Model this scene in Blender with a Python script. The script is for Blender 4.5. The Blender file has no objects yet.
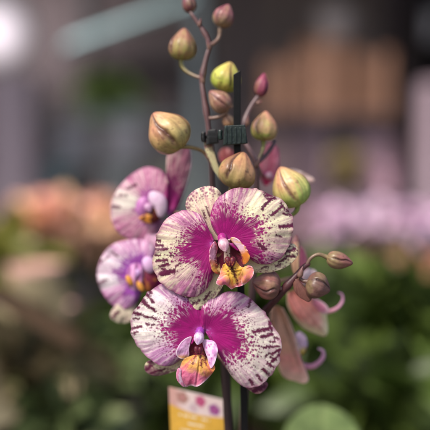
import bpy, math
import numpy as np
from mathutils import Vector

# ------------------------------------------------------------------ camera
SC = bpy.context.scene
COL = SC.collection
CAMZ, PITCH, LENS = 1.17, math.radians(3.0), 77.14
F = 430 * LENS / 36.0                      # focal length in photo pixels
PX = 0.6 / F                               # one photo pixel at the flowers, in metres
cam_d = bpy.data.cameras.new('camera')
cam = bpy.data.objects.new('camera', cam_d); COL.objects.link(cam)
cam.location = (0, 0, CAMZ); cam.rotation_euler = (math.pi / 2 - PITCH, 0, 0)
cam_d.lens = LENS; cam_d.sensor_width = 36
cam_d.clip_start = 0.01; cam_d.clip_end = 500
cam_d.dof.use_dof = True
cam_d.dof.focus_distance = 0.597
cam_d.dof.aperture_fstop = 77.14 / 29.0
SC.camera = cam
# ------------------------------------------------------------------ light
world = bpy.data.worlds.new('World'); SC.world = world; world.use_nodes = True
nt = world.node_tree; bgn = nt.nodes['Background']
sky = nt.nodes.new('ShaderNodeTexSky'); sky.sky_type = 'NISHITA'; sky.sun_disc = False
SUN_EL, SUN_AZ = math.radians(50), math.radians(222)
sky.sun_elevation = SUN_EL; sky.sun_rotation = SUN_AZ
sky.air_density = 1.0; sky.dust_density = 3.0; sky.ozone_density = 1.0
nt.links.new(sky.outputs[0], bgn.inputs[0]); bgn.inputs[1].default_value = 0.105
sd = bpy.data.lights.new('sun', 'SUN'); sd.energy = 2.5; sd.angle = math.radians(10); sd.color = (1, .93, .84)
so = bpy.data.objects.new('sun', sd); COL.objects.link(so)
sdir = Vector((math.sin(SUN_AZ) * math.cos(SUN_EL), math.cos(SUN_AZ) * math.cos(SUN_EL), math.sin(SUN_EL)))
so.rotation_euler = sdir.to_track_quat('Z', 'Y').to_euler(); so.location = (-2, -3, 4)
SC.view_settings.view_transform = 'Standard'; SC.view_settings.look = 'None'
SC.view_settings.exposure = 0.9; SC.view_settings.gamma = 1.0
SC.render.engine = 'CYCLES'
SC.cycles.use_denoising = True
SC.cycles.max_bounces = 6

# ------------------------------------------------------------------ maths helpers
def lin(*c):
    if len(c) == 1: c = c[0]
    c = np.asarray(c, float) / 255.0
    return np.where(c <= .04045, c / 12.92, ((c + .055) / 1.055) ** 2.4)

def at(px, py, Y):
    """world point on the ray of a photo pixel at world depth Y"""
    px, py, Y = np.broadcast_arrays(np.asarray(px, float), np.asarray(py, float), np.asarray(Y, float))
    x = (px - 215) / F; y = (215 - py) / F
    cp, sp = math.cos(PITCH), math.sin(PITCH)
    dy = cp + y * sp; dz = -sp + y * cp
    k = Y / dy
    return np.stack([x * k, Y, CAMZ + dz * k], -1)

def ss(a, b, x):
    t = np.clip((x - a) / (b - a), 0, 1); return t * t * (3 - 2 * t)
def mix(a, b, t):
    t = np.asarray(t)[..., None]; return np.asarray(a) * (1 - t) + np.asarray(b) * t
def h2(ix, iy, s):
    ix = ix.astype(np.int64); iy = iy.astype(np.int64)
    n = (ix * 374761393 + iy * 668265263 + s * 1442695041) & 0x7fffffff
    n = ((n ^ (n >> 13)) * 1274126177) & 0x7fffffff
    n = ((n ^ (n >> 15)) * 951274213) & 0x7fffffff
    return ((n ^ (n >> 12)) & 0xffff) / 65535.0
def vn(x, y, s=0):
    x, y = np.broadcast_arrays(np.asarray(x, float), np.asarray(y, float))
    ix = np.floor(x); iy = np.floor(y); fx = x - ix; fy = y - iy
    fx = fx * fx * (3 - 2 * fx); fy = fy * fy * (3 - 2 * fy)
    a = h2(ix, iy, s); b = h2(ix + 1, iy, s); c = h2(ix, iy + 1, s); d = h2(ix + 1, iy + 1, s)
    return (a * (1 - fx) + b * fx) * (1 - fy) + (c * (1 - fx) + d * fx) * fy
def fbm(x, y, s=0):
    return .55 * vn(x, y, s) + .3 * vn(x * 2.1, y * 2.1, s + 7) + .15 * vn(x * 4.3, y * 4.3, s + 13)
def worley(x, y, s=0):
    ix = np.floor(x); iy = np.floor(y); best = np.full(x.shape, 9.0); idv = np.zeros(x.shape)
    for dx in (-1, 0, 1):
        for dy in (-1, 0, 1):
            cx = ix + dx; cy = iy + dy
            qx = cx + .15 + .7 * h2(cx, cy, s); qy = cy + .15 + .7 * h2(cx, cy, s + 5)
            d = np.hypot(qx - x, qy - y); r = h2(cx, cy, s + 9)
            m = d < best; best = np.where(m, d, best); idv = np.where(m, r, idv)
    return best, idv
def resample(pts, n, closed=False):
    """smooth curve through points (any dimension), n samples even in length"""
    P = np.asarray(pts, float)
    if closed: Q = np.vstack([P[-1], P, P[0], P[1]])
    else: Q = np.vstack([2 * P[0] - P[1], P, 2 * P[-1] - P[-2]])
    out = []
    t = np.linspace(0, 1, 16, endpoint=False)[:, None]
    for i in range(len(Q) - 3):
        a, b, c, d = Q[i:i + 4]
        out.append(.5 * (2 * b + (c - a) * t + (2 * a - 5 * b + 4 * c - d) * t ** 2 + (3 * b - a - 3 * c + d) * t ** 3))
    out.append(Q[-2][None]); C = np.vstack(out)
    L = np.concatenate([[0], np.cumsum(np.linalg.norm(np.diff(C, axis=0), axis=1))])
    s = np.linspace(0, L[-1], n, endpoint=not closed)
    return np.stack([np.interp(s, L, C[:, k]) for k in range(C.shape[1])], -1)

# ------------------------------------------------------------------ mesh accumulator
class MB:
    def __init__(s): s.v = []; s.q = []; s.t = []; s.c = []; s.n = 0
    def add(s, v, q=None, t=None, c=(1, 1, 1)):
        v = np.asarray(v, float).reshape(-1, 3); c = np.broadcast_to(np.asarray(c, float), (len(v), 3))
        s.v.append(v); s.c.append(c)
        if q is not None and len(q): s.q.append(np.asarray(q).reshape(-1, 4) + s.n)
        if t is not None and len(t): s.t.append(np.asarray(t).reshape(-1, 3) + s.n)
        s.n += len(v); return s
    def build(s, name, mat, parent=None, origin=None, smooth=True, thick=0.0, bevel=0.0):
        v = np.vstack(s.v); c = np.vstack(s.c)
        q = np.vstack(s.q) if s.q else np.zeros((0, 4), int); t = np.vstack(s.t) if s.t else np.zeros((0, 3), int)
        if origin is None: origin = (v.min(0) + v.max(0)) / 2
        origin = np.asarray(origin, float)
        me = bpy.data.meshes.new(name)
        me.vertices.add(len(v)); me.vertices.foreach_set('co', (v - origin).astype(np.float32).ravel())
        me.loops.add(len(q) * 4 + len(t) * 3)
        me.loops.foreach_set('vertex_index', np.concatenate([q.ravel(), t.ravel()]).astype(np.int32))
        me.polygons.add(len(q) + len(t))
        me.polygons.foreach_set('loop_start', np.concatenate([np.arange(len(q)) * 4, len(q) * 4 + np.arange(len(t)) * 3]).astype(np.int32))
        me.polygons.foreach_set('use_smooth', np.full(len(q) + len(t), smooth))
        me.update(calc_edges=True); me.validate()
        ca = me.color_attributes.new('Col', 'FLOAT_COLOR', 'POINT')
        ca.data.foreach_set('color', np.hstack([np.clip(c, 0, 1), np.ones((len(c), 1))]).astype(np.float32).ravel())
        me.materials.append(mat)
        o = bpy.data.objects.new(name, me); COL.objects.link(o)
        o.parent = parent
        o.location = origin - (WPOS[parent.name] if parent is not None else 0)
        WPOS[o.name] = origin
        if thick:
            m = o.modifiers.new('thickness', 'SOLIDIFY'); m.thickness = thick; m.offset = -1
        if bevel:
            m = o.modifiers.new('bevel', 'BEVEL'); m.width = bevel; m.segments = 2; m.limit_method = 'ANGLE'
        return o
WPOS = {}
def tag(o, label=None, cat=None, group=None, kind=None):
    for k, val in (('label', label), ('category', cat), ('group', group), ('kind', kind)):
        if val: o[k] = val
    return o
def empty(name, loc, label, cat, group=None):
    o = bpy.data.objects.new(name, None); COL.objects.link(o); o.location = loc
    o.empty_display_size = .05; WPOS[o.name] = np.asarray(loc, float)
    return tag(o, label, cat, group)

def grid_quads(ni, nj, wrap=False):
    i = np.arange(ni if wrap else ni - 1)[:, None]; j = np.arange(nj - 1)[None]
    i2 = (i + 1) % ni
    return np.stack([i * nj + j, i2 * nj + j, i2 * nj + j + 1, i * nj + j + 1], -1).reshape(-1, 4)

def patch(mb, B, pts, Y0, fwd, col, nS=80, nR=40, closed=False, wob=0.0, seed=1):
    """a petal-like sheet: rays from its base B to a traced outline, lifted to its own depth"""
    O = resample(pts, nS, closed); B = np.asarray(B, float)
    if wob:
        k = np.arange(nS) / nS
        O = B + (O - B) * (1 + wob * (fbm(k * 14, 0 * k, seed) - .5) + .35 * wob * (vn(k * 60, 0 * k, seed + 5) - .5))[:, None]
    r = np.linspace(.001, 1, nR) ** .85
    P = B + (O[:, None] - B) * r[None, :, None]
    x, y = P[..., 0], P[..., 1]; R = np.broadcast_to(r, x.shape)
    phi = np.arctan2(-(O[:, 1] - B[1]), O[:, 0] - B[0])[:, None] + 0 * x
    C = col(x, y, R, phi) if callable(col) else np.broadcast_to(np.asarray(col), x.shape + (3,))
    f = fwd(x, y, R, phi) if callable(fwd) else fwd + 0 * x
    V = at(x, y, Y0 - f * PX)
    q = grid_quads(nS, nR, closed)
    # make the faces look at the camera
    a, b, c_, _ = [V.reshape(-1, 3)[q[:, k]] for k in range(4)]
    nrm = np.cross(b - a, c_ - a).sum(0)
    if nrm[1] > 0: q = q[:, ::-1]
    mb.add(V, q=q, c=C.reshape(-1, 3)); return mb

def frames(P):
    T = np.gradient(P, axis=0); T /= np.linalg.norm(T, axis=1)[:, None] + 1e-12
    up = np.array([0.13, 1.0, 0.21]); N = np.zeros_like(P); n = np.cross(T[0], up); n /= np.linalg.norm(n)
    for i in range(len(P)):
        n = n - T[i] * (n @ T[i]); n /= np.linalg.norm(n) + 1e-12; N[i] = n
    return T, N, np.cross(T, N)

def tube(mb, pts, rad, col, n=40, m=14, bumps=(), seed=3):
    """pts: (px, py, Y); rad in photo pixels, one value or one per point; col: rgb or function(t)"""
    pts = np.asarray(pts, float); Q = resample(pts * [1, 1, 1 / PX], n) * [1, 1, PX]
    P = at(Q[:, 0], Q[:, 1], Q[:, 2]); T, N, Bn = frames(P)
    t = np.linspace(0, 1, n)
    rr = np.interp(t, np.linspace(0, 1, np.size(rad)), np.atleast_1d(rad))
    for b, amp, w in bumps: rr = rr + amp * np.exp(-((t - b) / w) ** 2)
    rr = rr * (1 + .1 * (vn(t * n * .35, 0 * t, seed) - .5))
    rr[0] *= .75; rr[-1] *= .55
    th = np.linspace(0, 2 * math.pi, m, endpoint=False)
    V = P[:, None] + (rr[:, None, None] * PX * Q[:, 2][:, None, None] / .6) * (np.cos(th)[None, :, None] * N[:, None] + np.sin(th)[None, :, None] * Bn[:, None])
    C = col(t) if callable(col) else np.broadcast_to(np.asarray(col), (n, 3))
    nz = (fbm(t[:, None] * n * .5, th[None] * 1.5, seed) - .5)[..., None]
    C = C[:, None] * (1 + .5 * nz)
    V = V.transpose(1, 0, 2); C = C.transpose(1, 0, 2)
    mb.add(V, q=grid_quads(m, n, True), c=C.reshape(-1, 3))
    for e in (0, n - 1):
        k = mb.n; ring = V[:, e]; mb.add(np.vstack([ring, ring.mean(0)]), t=[(i, (i + 1) % m, m) for i in range(m)], c=C[0, e])
    return mb

def loft(mb, p0, p1, w, prof, colf, n=44, m=60, shape=None, flat=1.0):
    """closed spindle from p0 to p1 (px, py, Y), widest w pixels; prof(t) 0..1"""
    a = at(*p0); b = at(*p1); ax = b - a; L = np.linalg.norm(ax); ax /= L
    up = np.array([0.05, -1.0, .1]); n1 = np.cross(ax, up); n1 /= np.linalg.norm(n1); n2 = np.cross(n1, ax)
    t = (1 - np.cos(np.linspace(0, math.pi, n))) / 2; th = np.linspace(0, 2 * math.pi, m, endpoint=False)
    TT, TH = np.meshgrid(t, th, indexing='ij')
    R = prof(TT) * w / 2 * PX * p0[2] / .6
    if shape is not None: R = R * shape(TT, TH)
    V = a + ax * (TT * L)[..., None] + R[..., None] * (np.cos(TH)[..., None] * n1 + flat * np.sin(TH)[..., None] * n2)
    C = colf(TT, TH)
    mb.add(V.transpose(1, 0, 2), q=grid_quads(m, n, True), c=C.transpose(1, 0, 2).reshape(-1, 3)); return mb

def box(mb, lo, hi, c=(1, 1, 1), rotz=0, piv=None):
    lo = np.minimum(lo, hi); hi = np.maximum(lo, hi) if False else np.asarray(hi, float)
    x0, y0, z0 = lo; x1, y1, z1 = hi
    v = np.array([(x0, y0, z0), (x1, y0, z0), (x1, y1, z0), (x0, y1, z0), (x0, y0, z1), (x1, y0, z1), (x1, y1, z1), (x0, y1, z1)], float)
    if rotz:
        p = np.asarray(piv if piv is not None else v.mean(0)); ca, sa = math.cos(rotz), math.sin(rotz); d = v - p
        v = p + np.stack([d[:, 0] * ca - d[:, 1] * sa, d[:, 0] * sa + d[:, 1] * ca, d[:, 2]], -1)
    mb.add(v, q=[(0, 3, 2, 1), (4, 5, 6, 7), (0, 1, 5, 4), (1, 2, 6, 5), (2, 3, 7, 6), (3, 0, 4, 7)], c=c); return mb

# ------------------------------------------------------------------ materials
def mat_col(name, rough=.5, trans=0.0, nscale=900, namp=.12, bump=.15, spec=.4, sheen=0.0, bdist=.0004):
    """per-part tissue colour with fine procedural mottling and relief"""
    m = bpy.data.materials.new(name); m.use_nodes = True; t = m.node_tree; N = t.nodes; L = t.links
    p = N['Principled BSDF']; p.inputs['Roughness'].default_value = rough
    p.inputs['Specular IOR Level'].default_value = spec
    if sheen: p.inputs['Sheen Weight'].default_value = sheen
    a = N.new('ShaderNodeAttribute'); a.attribute_name = 'Col'
    tc = N.new('ShaderNodeTexCoord')
    nz = N.new('ShaderNodeTexNoise'); nz.inputs['Scale'].default_value = nscale; nz.inputs['Detail'].default_value = 4
    L.new(tc.outputs['Object'], nz.inputs['Vector'])
    mr = N.new('ShaderNodeMapRange'); mr.inputs[1].default_value = .25; mr.inputs[2].default_value = .75
    mr.inputs[3].default_value = 1 - namp; mr.inputs[4].default_value = 1 + namp
    L.new(nz.outputs['Fac'], mr.inputs[0])
    vm = N.new('ShaderNodeVectorMath'); vm.operation = 'SCALE'
    L.new(a.outputs['Color'], vm.inputs[0]); L.new(mr.outputs[0], vm.inputs['Scale'])
    L.new(vm.outputs[0], p.inputs['Base Color'])
    if bump:
        b = N.new('ShaderNodeBump'); b.inputs['Strength'].default_value = bump; b.inputs['Distance'].default_value = bdist
        L.new(nz.outputs['Fac'], b.inputs['Height']); L.new(b.outputs[0], p.inputs['Normal'])
    if trans:
        tr = N.new('ShaderNodeBsdfTranslucent'); L.new(vm.outputs[0], tr.inputs['Color'])
        mx = N.new('ShaderNodeMixShader'); mx.inputs[0].default_value = trans
        L.new(p.outputs[0], mx.inputs[1]); L.new(tr.outputs[0], mx.inputs[2])
        L.new(mx.outputs[0], N['Material Output'].inputs['Surface'])
    return m
def mat_plain(name, rgb, rough=.6, nscale=6, namp=.25, metal=0, bump=.2, stretch=(1, 1, 1), rgb2=None):
    m = bpy.data.materials.new(name); m.use_nodes = True; t = m.node_tree; N = t.nodes; L = t.links
    p = N['Principled BSDF']; p.inputs['Roughness'].default_value = rough; p.inputs['Metallic'].default_value = metal
    tc = N.new('ShaderNodeTexCoord'); mp = N.new('ShaderNodeMapping'); mp.inputs['Scale'].default_value = stretch
    nz = N.new('ShaderNodeTexNoise'); nz.inputs['Scale'].default_value = nscale; nz.inputs['Detail'].default_value = 6
    L.new(tc.outputs['Object'], mp.inputs[0]); L.new(mp.outputs[0], nz.inputs['Vector'])
    cr = N.new('ShaderNodeValToRGB'); c = np.asarray(rgb, float); c2 = c * (1 + namp) if rgb2 is None else np.asarray(rgb2)
    cr.color_ramp.elements[0].position = .3; cr.color_ramp.elements[1].position = .72
    cr.color_ramp.elements[0].color = (*np.clip(c * (1 - namp), 0, 1), 1); cr.color_ramp.elements[1].color = (*np.clip(c2, 0, 1), 1)
    L.new(nz.outputs['Fac'], cr.inputs[0]); L.new(cr.outputs[0], p.inputs['Base Color'])
    b = N.new('ShaderNodeBump'); b.inputs['Strength'].default_value = bump; b.inputs['Distance'].default_value = .003
    L.new(nz.outputs['Fac'], b.inputs['Height']); L.new(b.outputs[0], p.inputs['Normal'])
    return m
M_PETAL = mat_col('petal_tissue', .4, .3, 1500, .08, .35, .35, .12, .0003)
M_BUD = mat_col('bud_skin', .4, .08, 420, .16, .12, .45)
M_STEM = mat_col('stem_skin', .38, 0, 700, .25, .3, .45)
M_LEAF = mat_col('leaf_tissue', .45, .25, 60, .25, .1, .4)
M_BLOOM = mat_col('background_bloom', .6, .25, 60, .2, .1, .2)
M_PAINT = mat_col('painted_surface', .6, 0, 14, .18, .15, .3, 0, .002)
M_WOOD = mat_plain('crate_wood', lin(206, 152, 114), .7, 5, .3, 0, .3, (14, 14, 1))
M_STAKE = mat_plain('black_stake_plastic', lin(9, 8, 9), .5, 300, .3, 0, .03)
M_STAKE.node_tree.nodes['Principled BSDF'].inputs['Specular IOR Level'].default_value = .22
M_CLIP = mat_plain('green_clip_plastic', lin(13, 29, 25), .42, 250, .25, 0, .2)
M_CLIPB = mat_plain('black_clip_plastic', lin(14, 14, 15), .45, 250, .25, 0, .2)
M_WALL = mat_plain('dark_wall', lin(112, 102, 102), .85, 1.6, .35, 0, .2)
M_FLOOR = mat_plain('floor_concrete', lin(92, 86, 80), .8, 3, .25, 0, .2)
M_BENCH = mat_plain('bench_board', lin(70, 58, 48), .8, 6, .3, 0, .2, (1, 8, 1))
M_BLACK = mat_plain('black_paint', lin(14, 11, 12), .7, 5, .3, 0, .1)
M_BLACK.node_tree.nodes['Principled BSDF'].inputs['Specular IOR Level'].default_value = .08
M_DARK = mat_plain('dark_metal', lin(40, 34, 36), .55, 5, .3, 0, .1)

# ------------------------------------------------------------------ orchid tissue colours
CREAM = lin(240, 236, 198); WHITE = lin(242, 238, 226); PINK = lin(186, 104, 156); LILAC = lin(196, 126, 178)
MAG = lin(160, 14, 112); DARKM = lin(104, 24, 78); BURG = lin(96, 26, 62)

def seg_mask(x, y, segs, seed=4):
    """irregular broken blotches along short traced strokes, with stray dots round them"""
    m = np.zeros(x.shape)
    xw = x + 1.7 * (fbm(x / 2.6, y / 2.6, seed + 70) - .5); yw = y + 1.7 * (fbm(x / 2.6 + 40, y / 2.6, seed + 71) - .5)
    Fs, ids = worley(x / 1.9, y / 1.9, seed + 72)
    for k, (x0, y0, x1, y1, w) in enumerate(segs):
        dx, dy = x1 - x0, y1 - y0; L2 = dx * dx + dy * dy + 1e-6
        t = np.clip(((xw - x0) * dx + (yw - y0) * dy) / L2, 0, 1)
        d = np.hypot(xw - x0 - t * dx, yw - y0 - t * dy)
        wob = .35 + 1.3 * fbm(x / 2.2 + 9 * k, y / 2.2, seed)
        m = np.maximum(m, ss(.75, -.65, d - w / 2 * wob))
        m = np.maximum(m, .9 * ss(.1, -.08, Fs - .62 * ss(w * .5 + 2.0, w * .4, d) * (ids > .5)))
    return m

def petal_col(B, angP, E=.45, reach=1.9, segs=(), pale=CREAM, pink=PINK, seed=1, edge=(), dens=1.0, mag=MAG, rim=.85, D=66.0, angE=None):
    ax = np.array([a for a, _ in angP], float); av = np.array([v for _, v in angP], float)
    def f(x, y, r, phi):
        d = np.hypot(x - B[0], y - B[1]); a = np.degrees(phi)
        a = np.where(a < ax[0], a + 360, a); a = np.where(a > ax[-1] + 1e-6, np.where(a - 360 >= ax[0], a - 360, a), a)
        P = np.clip(np.interp(a, ax, av) * 1.6 + .5 * (fbm(d / 13, phi * 2.6, seed) - .5), 0, 1)
        warp = .9 * vn(d / 9, phi * 8, seed + 1)
        v1 = vn(phi * 34 + warp, d / 30, seed + 2); v2 = vn(phi * 75 + warp * 2, d / 16, seed + 3)
        vein = ss(.36, .66, .5 * v1 + .5 * v2)
        c = mix(pale * (1 + .1 * (fbm(x / 9, y / 9, seed) - .5))[..., None], pink, np.clip(P * (.52 + .55 * vein), 0, 1))
        c = mix(c, mix(pale, pink, .55 + 0 * r), .22 * vein)
        net = ss(.42, .60, vn(phi * 52 + warp * 2.2, d / 11, seed + 4)) * ss(.62, .40, vn(phi * 30 + warp * 1.5, d / 6, seed + 6))
        c = mix(c, pink * .72, .75 * P * net)
        c = mix(c, pink * .8, .35 * ss(.72, 1.0, r) * vein)
        c = mix(c, lin(150, 62, 112), rim * ss(.945, 1.0, r) * (.35 + .65 * vn(phi * 30, 0 * phi, seed)))
        Ea = E * (1 + .35 * (vn(phi * 2.2, 0 * phi, seed + 20) - .5))
        if angE is not None: Ea = Ea * np.interp(a, [k for k, _ in angE], [k for _, k in angE])
        q = d / (Ea * D)
        far = mix(mag, DARKM, ss(.85, 1.7, q))
        # scattered spots, denser towards the throat
        wx = .6 * (fbm(x / 1.5, y / 1.5, seed + 80) - .5); wy = .6 * (fbm(x / 1.5 + 50, y / 1.5, seed + 81) - .5)
        F1, idv = worley(d / 4.0 + wx, phi * 12.5 + .35 * vn(d / 5, phi * 4, seed) + wy, seed + 30)
        T = .58 * dens * (1 - ss(.75, reach, q + .45 * (idv - .5))) + .02
        sp = ss(.15, -.15, F1 - T) * (idv > .1) * (q < reach * 1.15)
        F2, id2 = worley(d / 2.3 + wx, phi * 20 + wy, seed + 31)
        T2 = .56 * dens * (1 - ss(.8, reach * 1.1, q + .7 * (id2 - .5)))
        sp = np.maximum(sp, .85 * ss(.12, -.1, F2 - T2) * (id2 > .3))
        c = mix(c, far, sp)
        nz = .34 * (vn(d / 3.4, phi * 13, seed + 40) - .5) + .34 * (vn(d / 7, phi * 26, seed + 41) - .5) + .12 * (vn(x / 1.6, y / 1.6, seed + 42) - .5) + .42 * (vn(phi * 5, d / 17, seed + 43) - .5)
        sol = ss(1.04, .95, q + nz)
        inner = mix(mag * (1 + .3 * (v2 - .5) + .5 * (fbm(x / 8, y / 8, seed + 48) - .5))[..., None], lin(196, 70, 166), .55 * ss(.34, .05, q))
        inner = mix(inner, lin(206, 150, 222), .55 * ss(.24, .10, q) * ss(.5, .65, fbm(x / 2.6, y / 2.6, seed + 47)))  # pale violet mottles painted in as highlights beside the column
        inner = mix(inner, DARKM * 1.1, .45 * ss(.45, .95, q + .5 * (vn(phi * 9, d / 8, seed + 44) - .5)))
        gap = ss(.50, .60, vn(phi * 40 + warp * 2, d / 5, seed + 45)) * ss(.80, 1.08, q + .4 * (vn(phi * 6, d / 9, seed + 46) - .5))
        inner = mix(inner, mix(pale, pink, .5 + 0 * q), .6 * gap)
        c = mix(c, inner, sol)
        for a0, a1, r0, am in edge:                    # burgundy blotches near the rim of one sector
            w = ss(a0 - 6, a0 + 4, a) * ss(a1 + 6, a1 - 4, a) * ss(r0, r0 + .1, r)
            bl = ss(.60, .66, vn(phi * 15, d / 5.5, seed + 50) * .7 + .3 * vn(phi * 40, d / 2, seed + 51) + .1 * (am - .5))
            c = mix(c, BURG, bl * w)
        c = mix(c, BURG * (1 + .5 * (vn(x / 1.3, y / 1.3, 3) - .5))[..., None], seg_mask(x, y, segs, seed))
        return c
    return f

def petal_fwd(f0, bulge, curl, und=1.2, k=3, ph=0, tilt=(0, 0), B=(0, 0), seed=1, rip=.2):
    def f(x, y, r, phi):
        d = np.hypot(x - B[0], y - B[1])
        v = vn(phi * 30 + .9 * vn(d / 9, phi * 8, seed + 1), d / 30, seed + 2)
        return (f0 + bulge * np.sin(np.clip(r, 0, 1) * 2.2) - curl * r ** 3 + und * np.sin(k * phi + ph) * r ** 2
                + 4.5 * (fbm(x / 22, y / 22, seed + 60) - .5) * r + 1.6 * (fbm(x / 7, y / 7, seed + 61) - .5) * r * r + 4.6 * (vn(phi * 5, 0 * phi, seed + 62) - .5) * r ** 4 + 1.6 * (vn(phi * 13, 0 * phi, seed + 63) - .5) * r ** 6 + rip * (v - .5) * ss(.05, .3, r)
                + tilt[0] * (x - B[0]) + tilt[1] * (y - B[1]))
    return f

def sepal_col(B, pale, pink, pamt, spots=0.0, stripes=(), seed=1, edge_dots=0.0, base=None):
    def f(x, y, r, phi):
        d = np.hypot(x - B[0], y - B[1])
        v1 = vn(phi * 26 + vn(d / 9, phi * 8, seed), d / 30, seed + 2); v2 = vn(phi * 60, d / 15, seed + 3)
        vein = ss(.35, .7, .55 * v1 + .45 * v2)
        c = mix(pale, pink, np.clip(pamt * (.35 + .9 * vein) + .3 * (fbm(x / 8, y / 8, seed) - .5), 0, 1))
        if base is not None: c = mix(c, base, ss(.45, .1, r))
        if spots:
            F1, idv = worley(x / 3.4, y / 3.4, seed + 30)
            c = mix(c, DARKM, ss(.08, -.08, F1 - spots * (idv > .35)))
        if edge_dots:
            F1, idv = worley(d / 2.6, phi * 20, seed + 33)
            c = mix(c, mix(DARKM, pink, .25 + 0 * r), .9 * ss(.22, -.2, F1 + .5 * (fbm(x / 1.5, y / 1.5, seed + 9) - .5) - edge_dots * ss(.62, .98, r) * (idv > .2)))
        if len(stripes): c = mix(c, BURG, seg_mask(x, y, stripes, seed))
        return c
    return f

# ------------------------------------------------------------------ the orchid
ROOT_Y = .645
base_pt = at(236, 215, ROOT_Y); ROOT = (float(base_pt[0]), ROOT_Y, .722)
orchid = empty('orchid_plant', ROOT, 'moth orchid with cream and purple spotted flowers and many buds, clipped to a black stake', 'orchid')

STEMC = lambda t: mix(lin(58, 40, 42), lin(88, 60, 60), ss(.56, .85, t))
STEMD = lambda t: mix(lin(60, 36, 40), lin(84, 46, 50), t)
GREY = lambda t: mix(lin(84, 62, 66), lin(102, 78, 80), t)
def stem(pts, rad, col, bumps=(), n=60, seed=3):
    mb = MB(); tube(mb, pts, rad, col, n, 16, bumps, seed); return mb.build('stem', M_STEM, orchid)
stem([(232, 560, .645), (228, 420, .645), (222, 320, .642), (215, 240, .64), (212, 190, .64), (210, 150, .64), (207, 118, .642), (203, 92, .645), (202, 78, .648), (206, 58, .65), (209.5, 45, .652), (205, 34, .654), (198, 23, .656), (191, 13, .658), (189, 9, .66)],
     [5.2, 5, 4.6, 4.6, 4.2, 3.6, 3.2, 2.8, 2.6, 2.4, 2, 1.6], STEMC, [(.585, 1.2, .02), (.73, 1.3, .015), (.80, 1.0, .012), (.87, 1.2, .012), (.945, .9, .01)], 110)
stem([(236, 560, .652), (243, 420, .652), (250, 320, .652), (255, 250, .65), (257, 200, .646), (257, 172, .644), (256, 162, .643), (251, 152, .643), (246, 144, .645), (242, 134, .648), (245, 120, .652), (250, 108, .655), (256, 99, .657), (261, 93, .658)],
     [4.6, 4.4, 4.2, 3.8, 3.6, 3.4, 3.0, 2.6, 2.3, 2.0], GREY, [(.70, 1.0, .02), (.93, .9, .02)], 100, 8)
stem([(240, 380, .650), (250, 338, .640), (262, 316, .626), (274, 301, .616), (287, 286, .611), (298, 273.5, .611), (305, 266, .612), (310, 263.5, .613)],
     [3.6, 3.6, 3.4, 3.6, 3.6, 3.8, 3.2, 2.4], STEMD, [(.55, .8, .04), (.80, 1.2, .04)], 80, 5)
stem([(257, 163, .643), (264, 157, .648), (270, 150, .652), (275, 141, .656)], [2.4, 2.2, 2], GREY, (), 30, 6)

# buds: (base px, tip px, width, Y, dY of tip, base colour, tip colour, seam colour, stalk points, twist)
def make_bud(p0, p1, w, Y, cA, cB, cS, stalk, rot=.4, blunt=.6, label=None, dy=0.0, seed=1, open_=1.0):
    mb = MB()
    w = w * 1.06
    def prof(t): return np.clip(np.sin(np.pi * np.clip(t, 0, 1) ** (blunt + .1)), 0, 1) ** .54 * (1 - .24 * ss(.55, 1, t))
    def shape(t, th):
        g = np.zeros(t.shape); step = np.zeros(t.shape)
        for k in range(3):
            a = rot + k * 2.094 + .45 * t + .25 * (vn(t * 4, 0 * t + k, seed) - .5)
            dd = np.angle(np.exp(1j * (th - a)))
            g = np.maximum(g, np.exp(-(dd / (.09 * open_)) ** 2) * ss(.02, .3, t))
            st = ss(0, .14, dd) * ss(.7, .14, dd)
            step = step + np.where(dd > 0, np.exp(-dd / .45), 0) * ss(.02, .35, t)
        rid = .022 * np.cos(th * 9 + 2 * t) + .05 * (fbm(t * 3, th * 1.2, seed) - .5)
        return 1 - .10 * open_ * g + .085 * step * open_ + rid
    def colf(t, th):
        c = mix(lin(cA), lin(cB), ss(.1, 1.0, t + .35 * (fbm(t * 3, th * 1.3, seed + 5) - .5)))
        streak = vn(th * 7, t * 1.5, seed + 2)
        fine = vn(th * 17, t * 2.2, seed + 3)
        c = mix(c, lin(cS), .55 * ss(.58, .85, .6 * streak + .4 * fine)); c = c * (1 + .5 * (fine - .5))[..., None]
        g = np.zeros(t.shape); fl = np.zeros(t.shape)
        for k in range(3):
            a = rot + k * 2.094 + .45 * t + .25 * (vn(t * 4, 0 * t + k, seed) - .5); dd = np.angle(np.exp(1j * (th - a)))
            g = np.maximum(g, np.exp(-((dd + .03) / (.115 * open_)) ** 2) * ss(.02, .3, t)); fl = np.maximum(fl, np.exp(-((dd - .28) / .3) ** 2))
        c = mix(c, lin(cS), .55 * fl * ss(.05, .6, t) * (.5 + .9 * fbm(t * 6, th * 3, seed + 8)))
        c = mix(c, lin(cB), .5 * ss(.5, .66, fbm(t * 2.5, th * 1.1, seed + 9)))
        c = mix(c, mix(lin(cA), lin(190, 196, 110), .35 + 0 * t), .26 * ss(.52, .68, fbm(t * 2.2, th * 1.3, seed + 15)))
        c = mix(c, lin(92, 50, 48), .5 * ss(.70, .76, fbm(t * 9, th * 5, seed + 17)))
        c = mix(c, lin(cS) * .32, .92 * g)
        return mix(c, lin(cS), .5 * ss(.86, 1, t))
    loft(mb, (p0[0], p0[1], Y), (p1[0], p1[1], Y + dy), w, prof, colf, 60, 96, shape)
    o = mb.build('bud', M_BUD, orchid)
    if label: o['label'] = label
    if stalk:
        sb = MB(); pts = [(s[0], s[1], s[2] if len(s) > 2 else Y) for s in stalk]
        tube(sb, pts, [1.9, 1.7, 1.9, 2.6], lambda t: mix(lin(112, 84, 76), lin(cA) * .8, t), 30, 12, (), seed)
        sb.build('pedicel', M_STEM, o)
    return o
make_bud((190.5, 12), (187, -7), 13, .66, (120, 78, 72), (112, 62, 74), (96, 44, 60), None, 1.2, seed=1)
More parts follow.
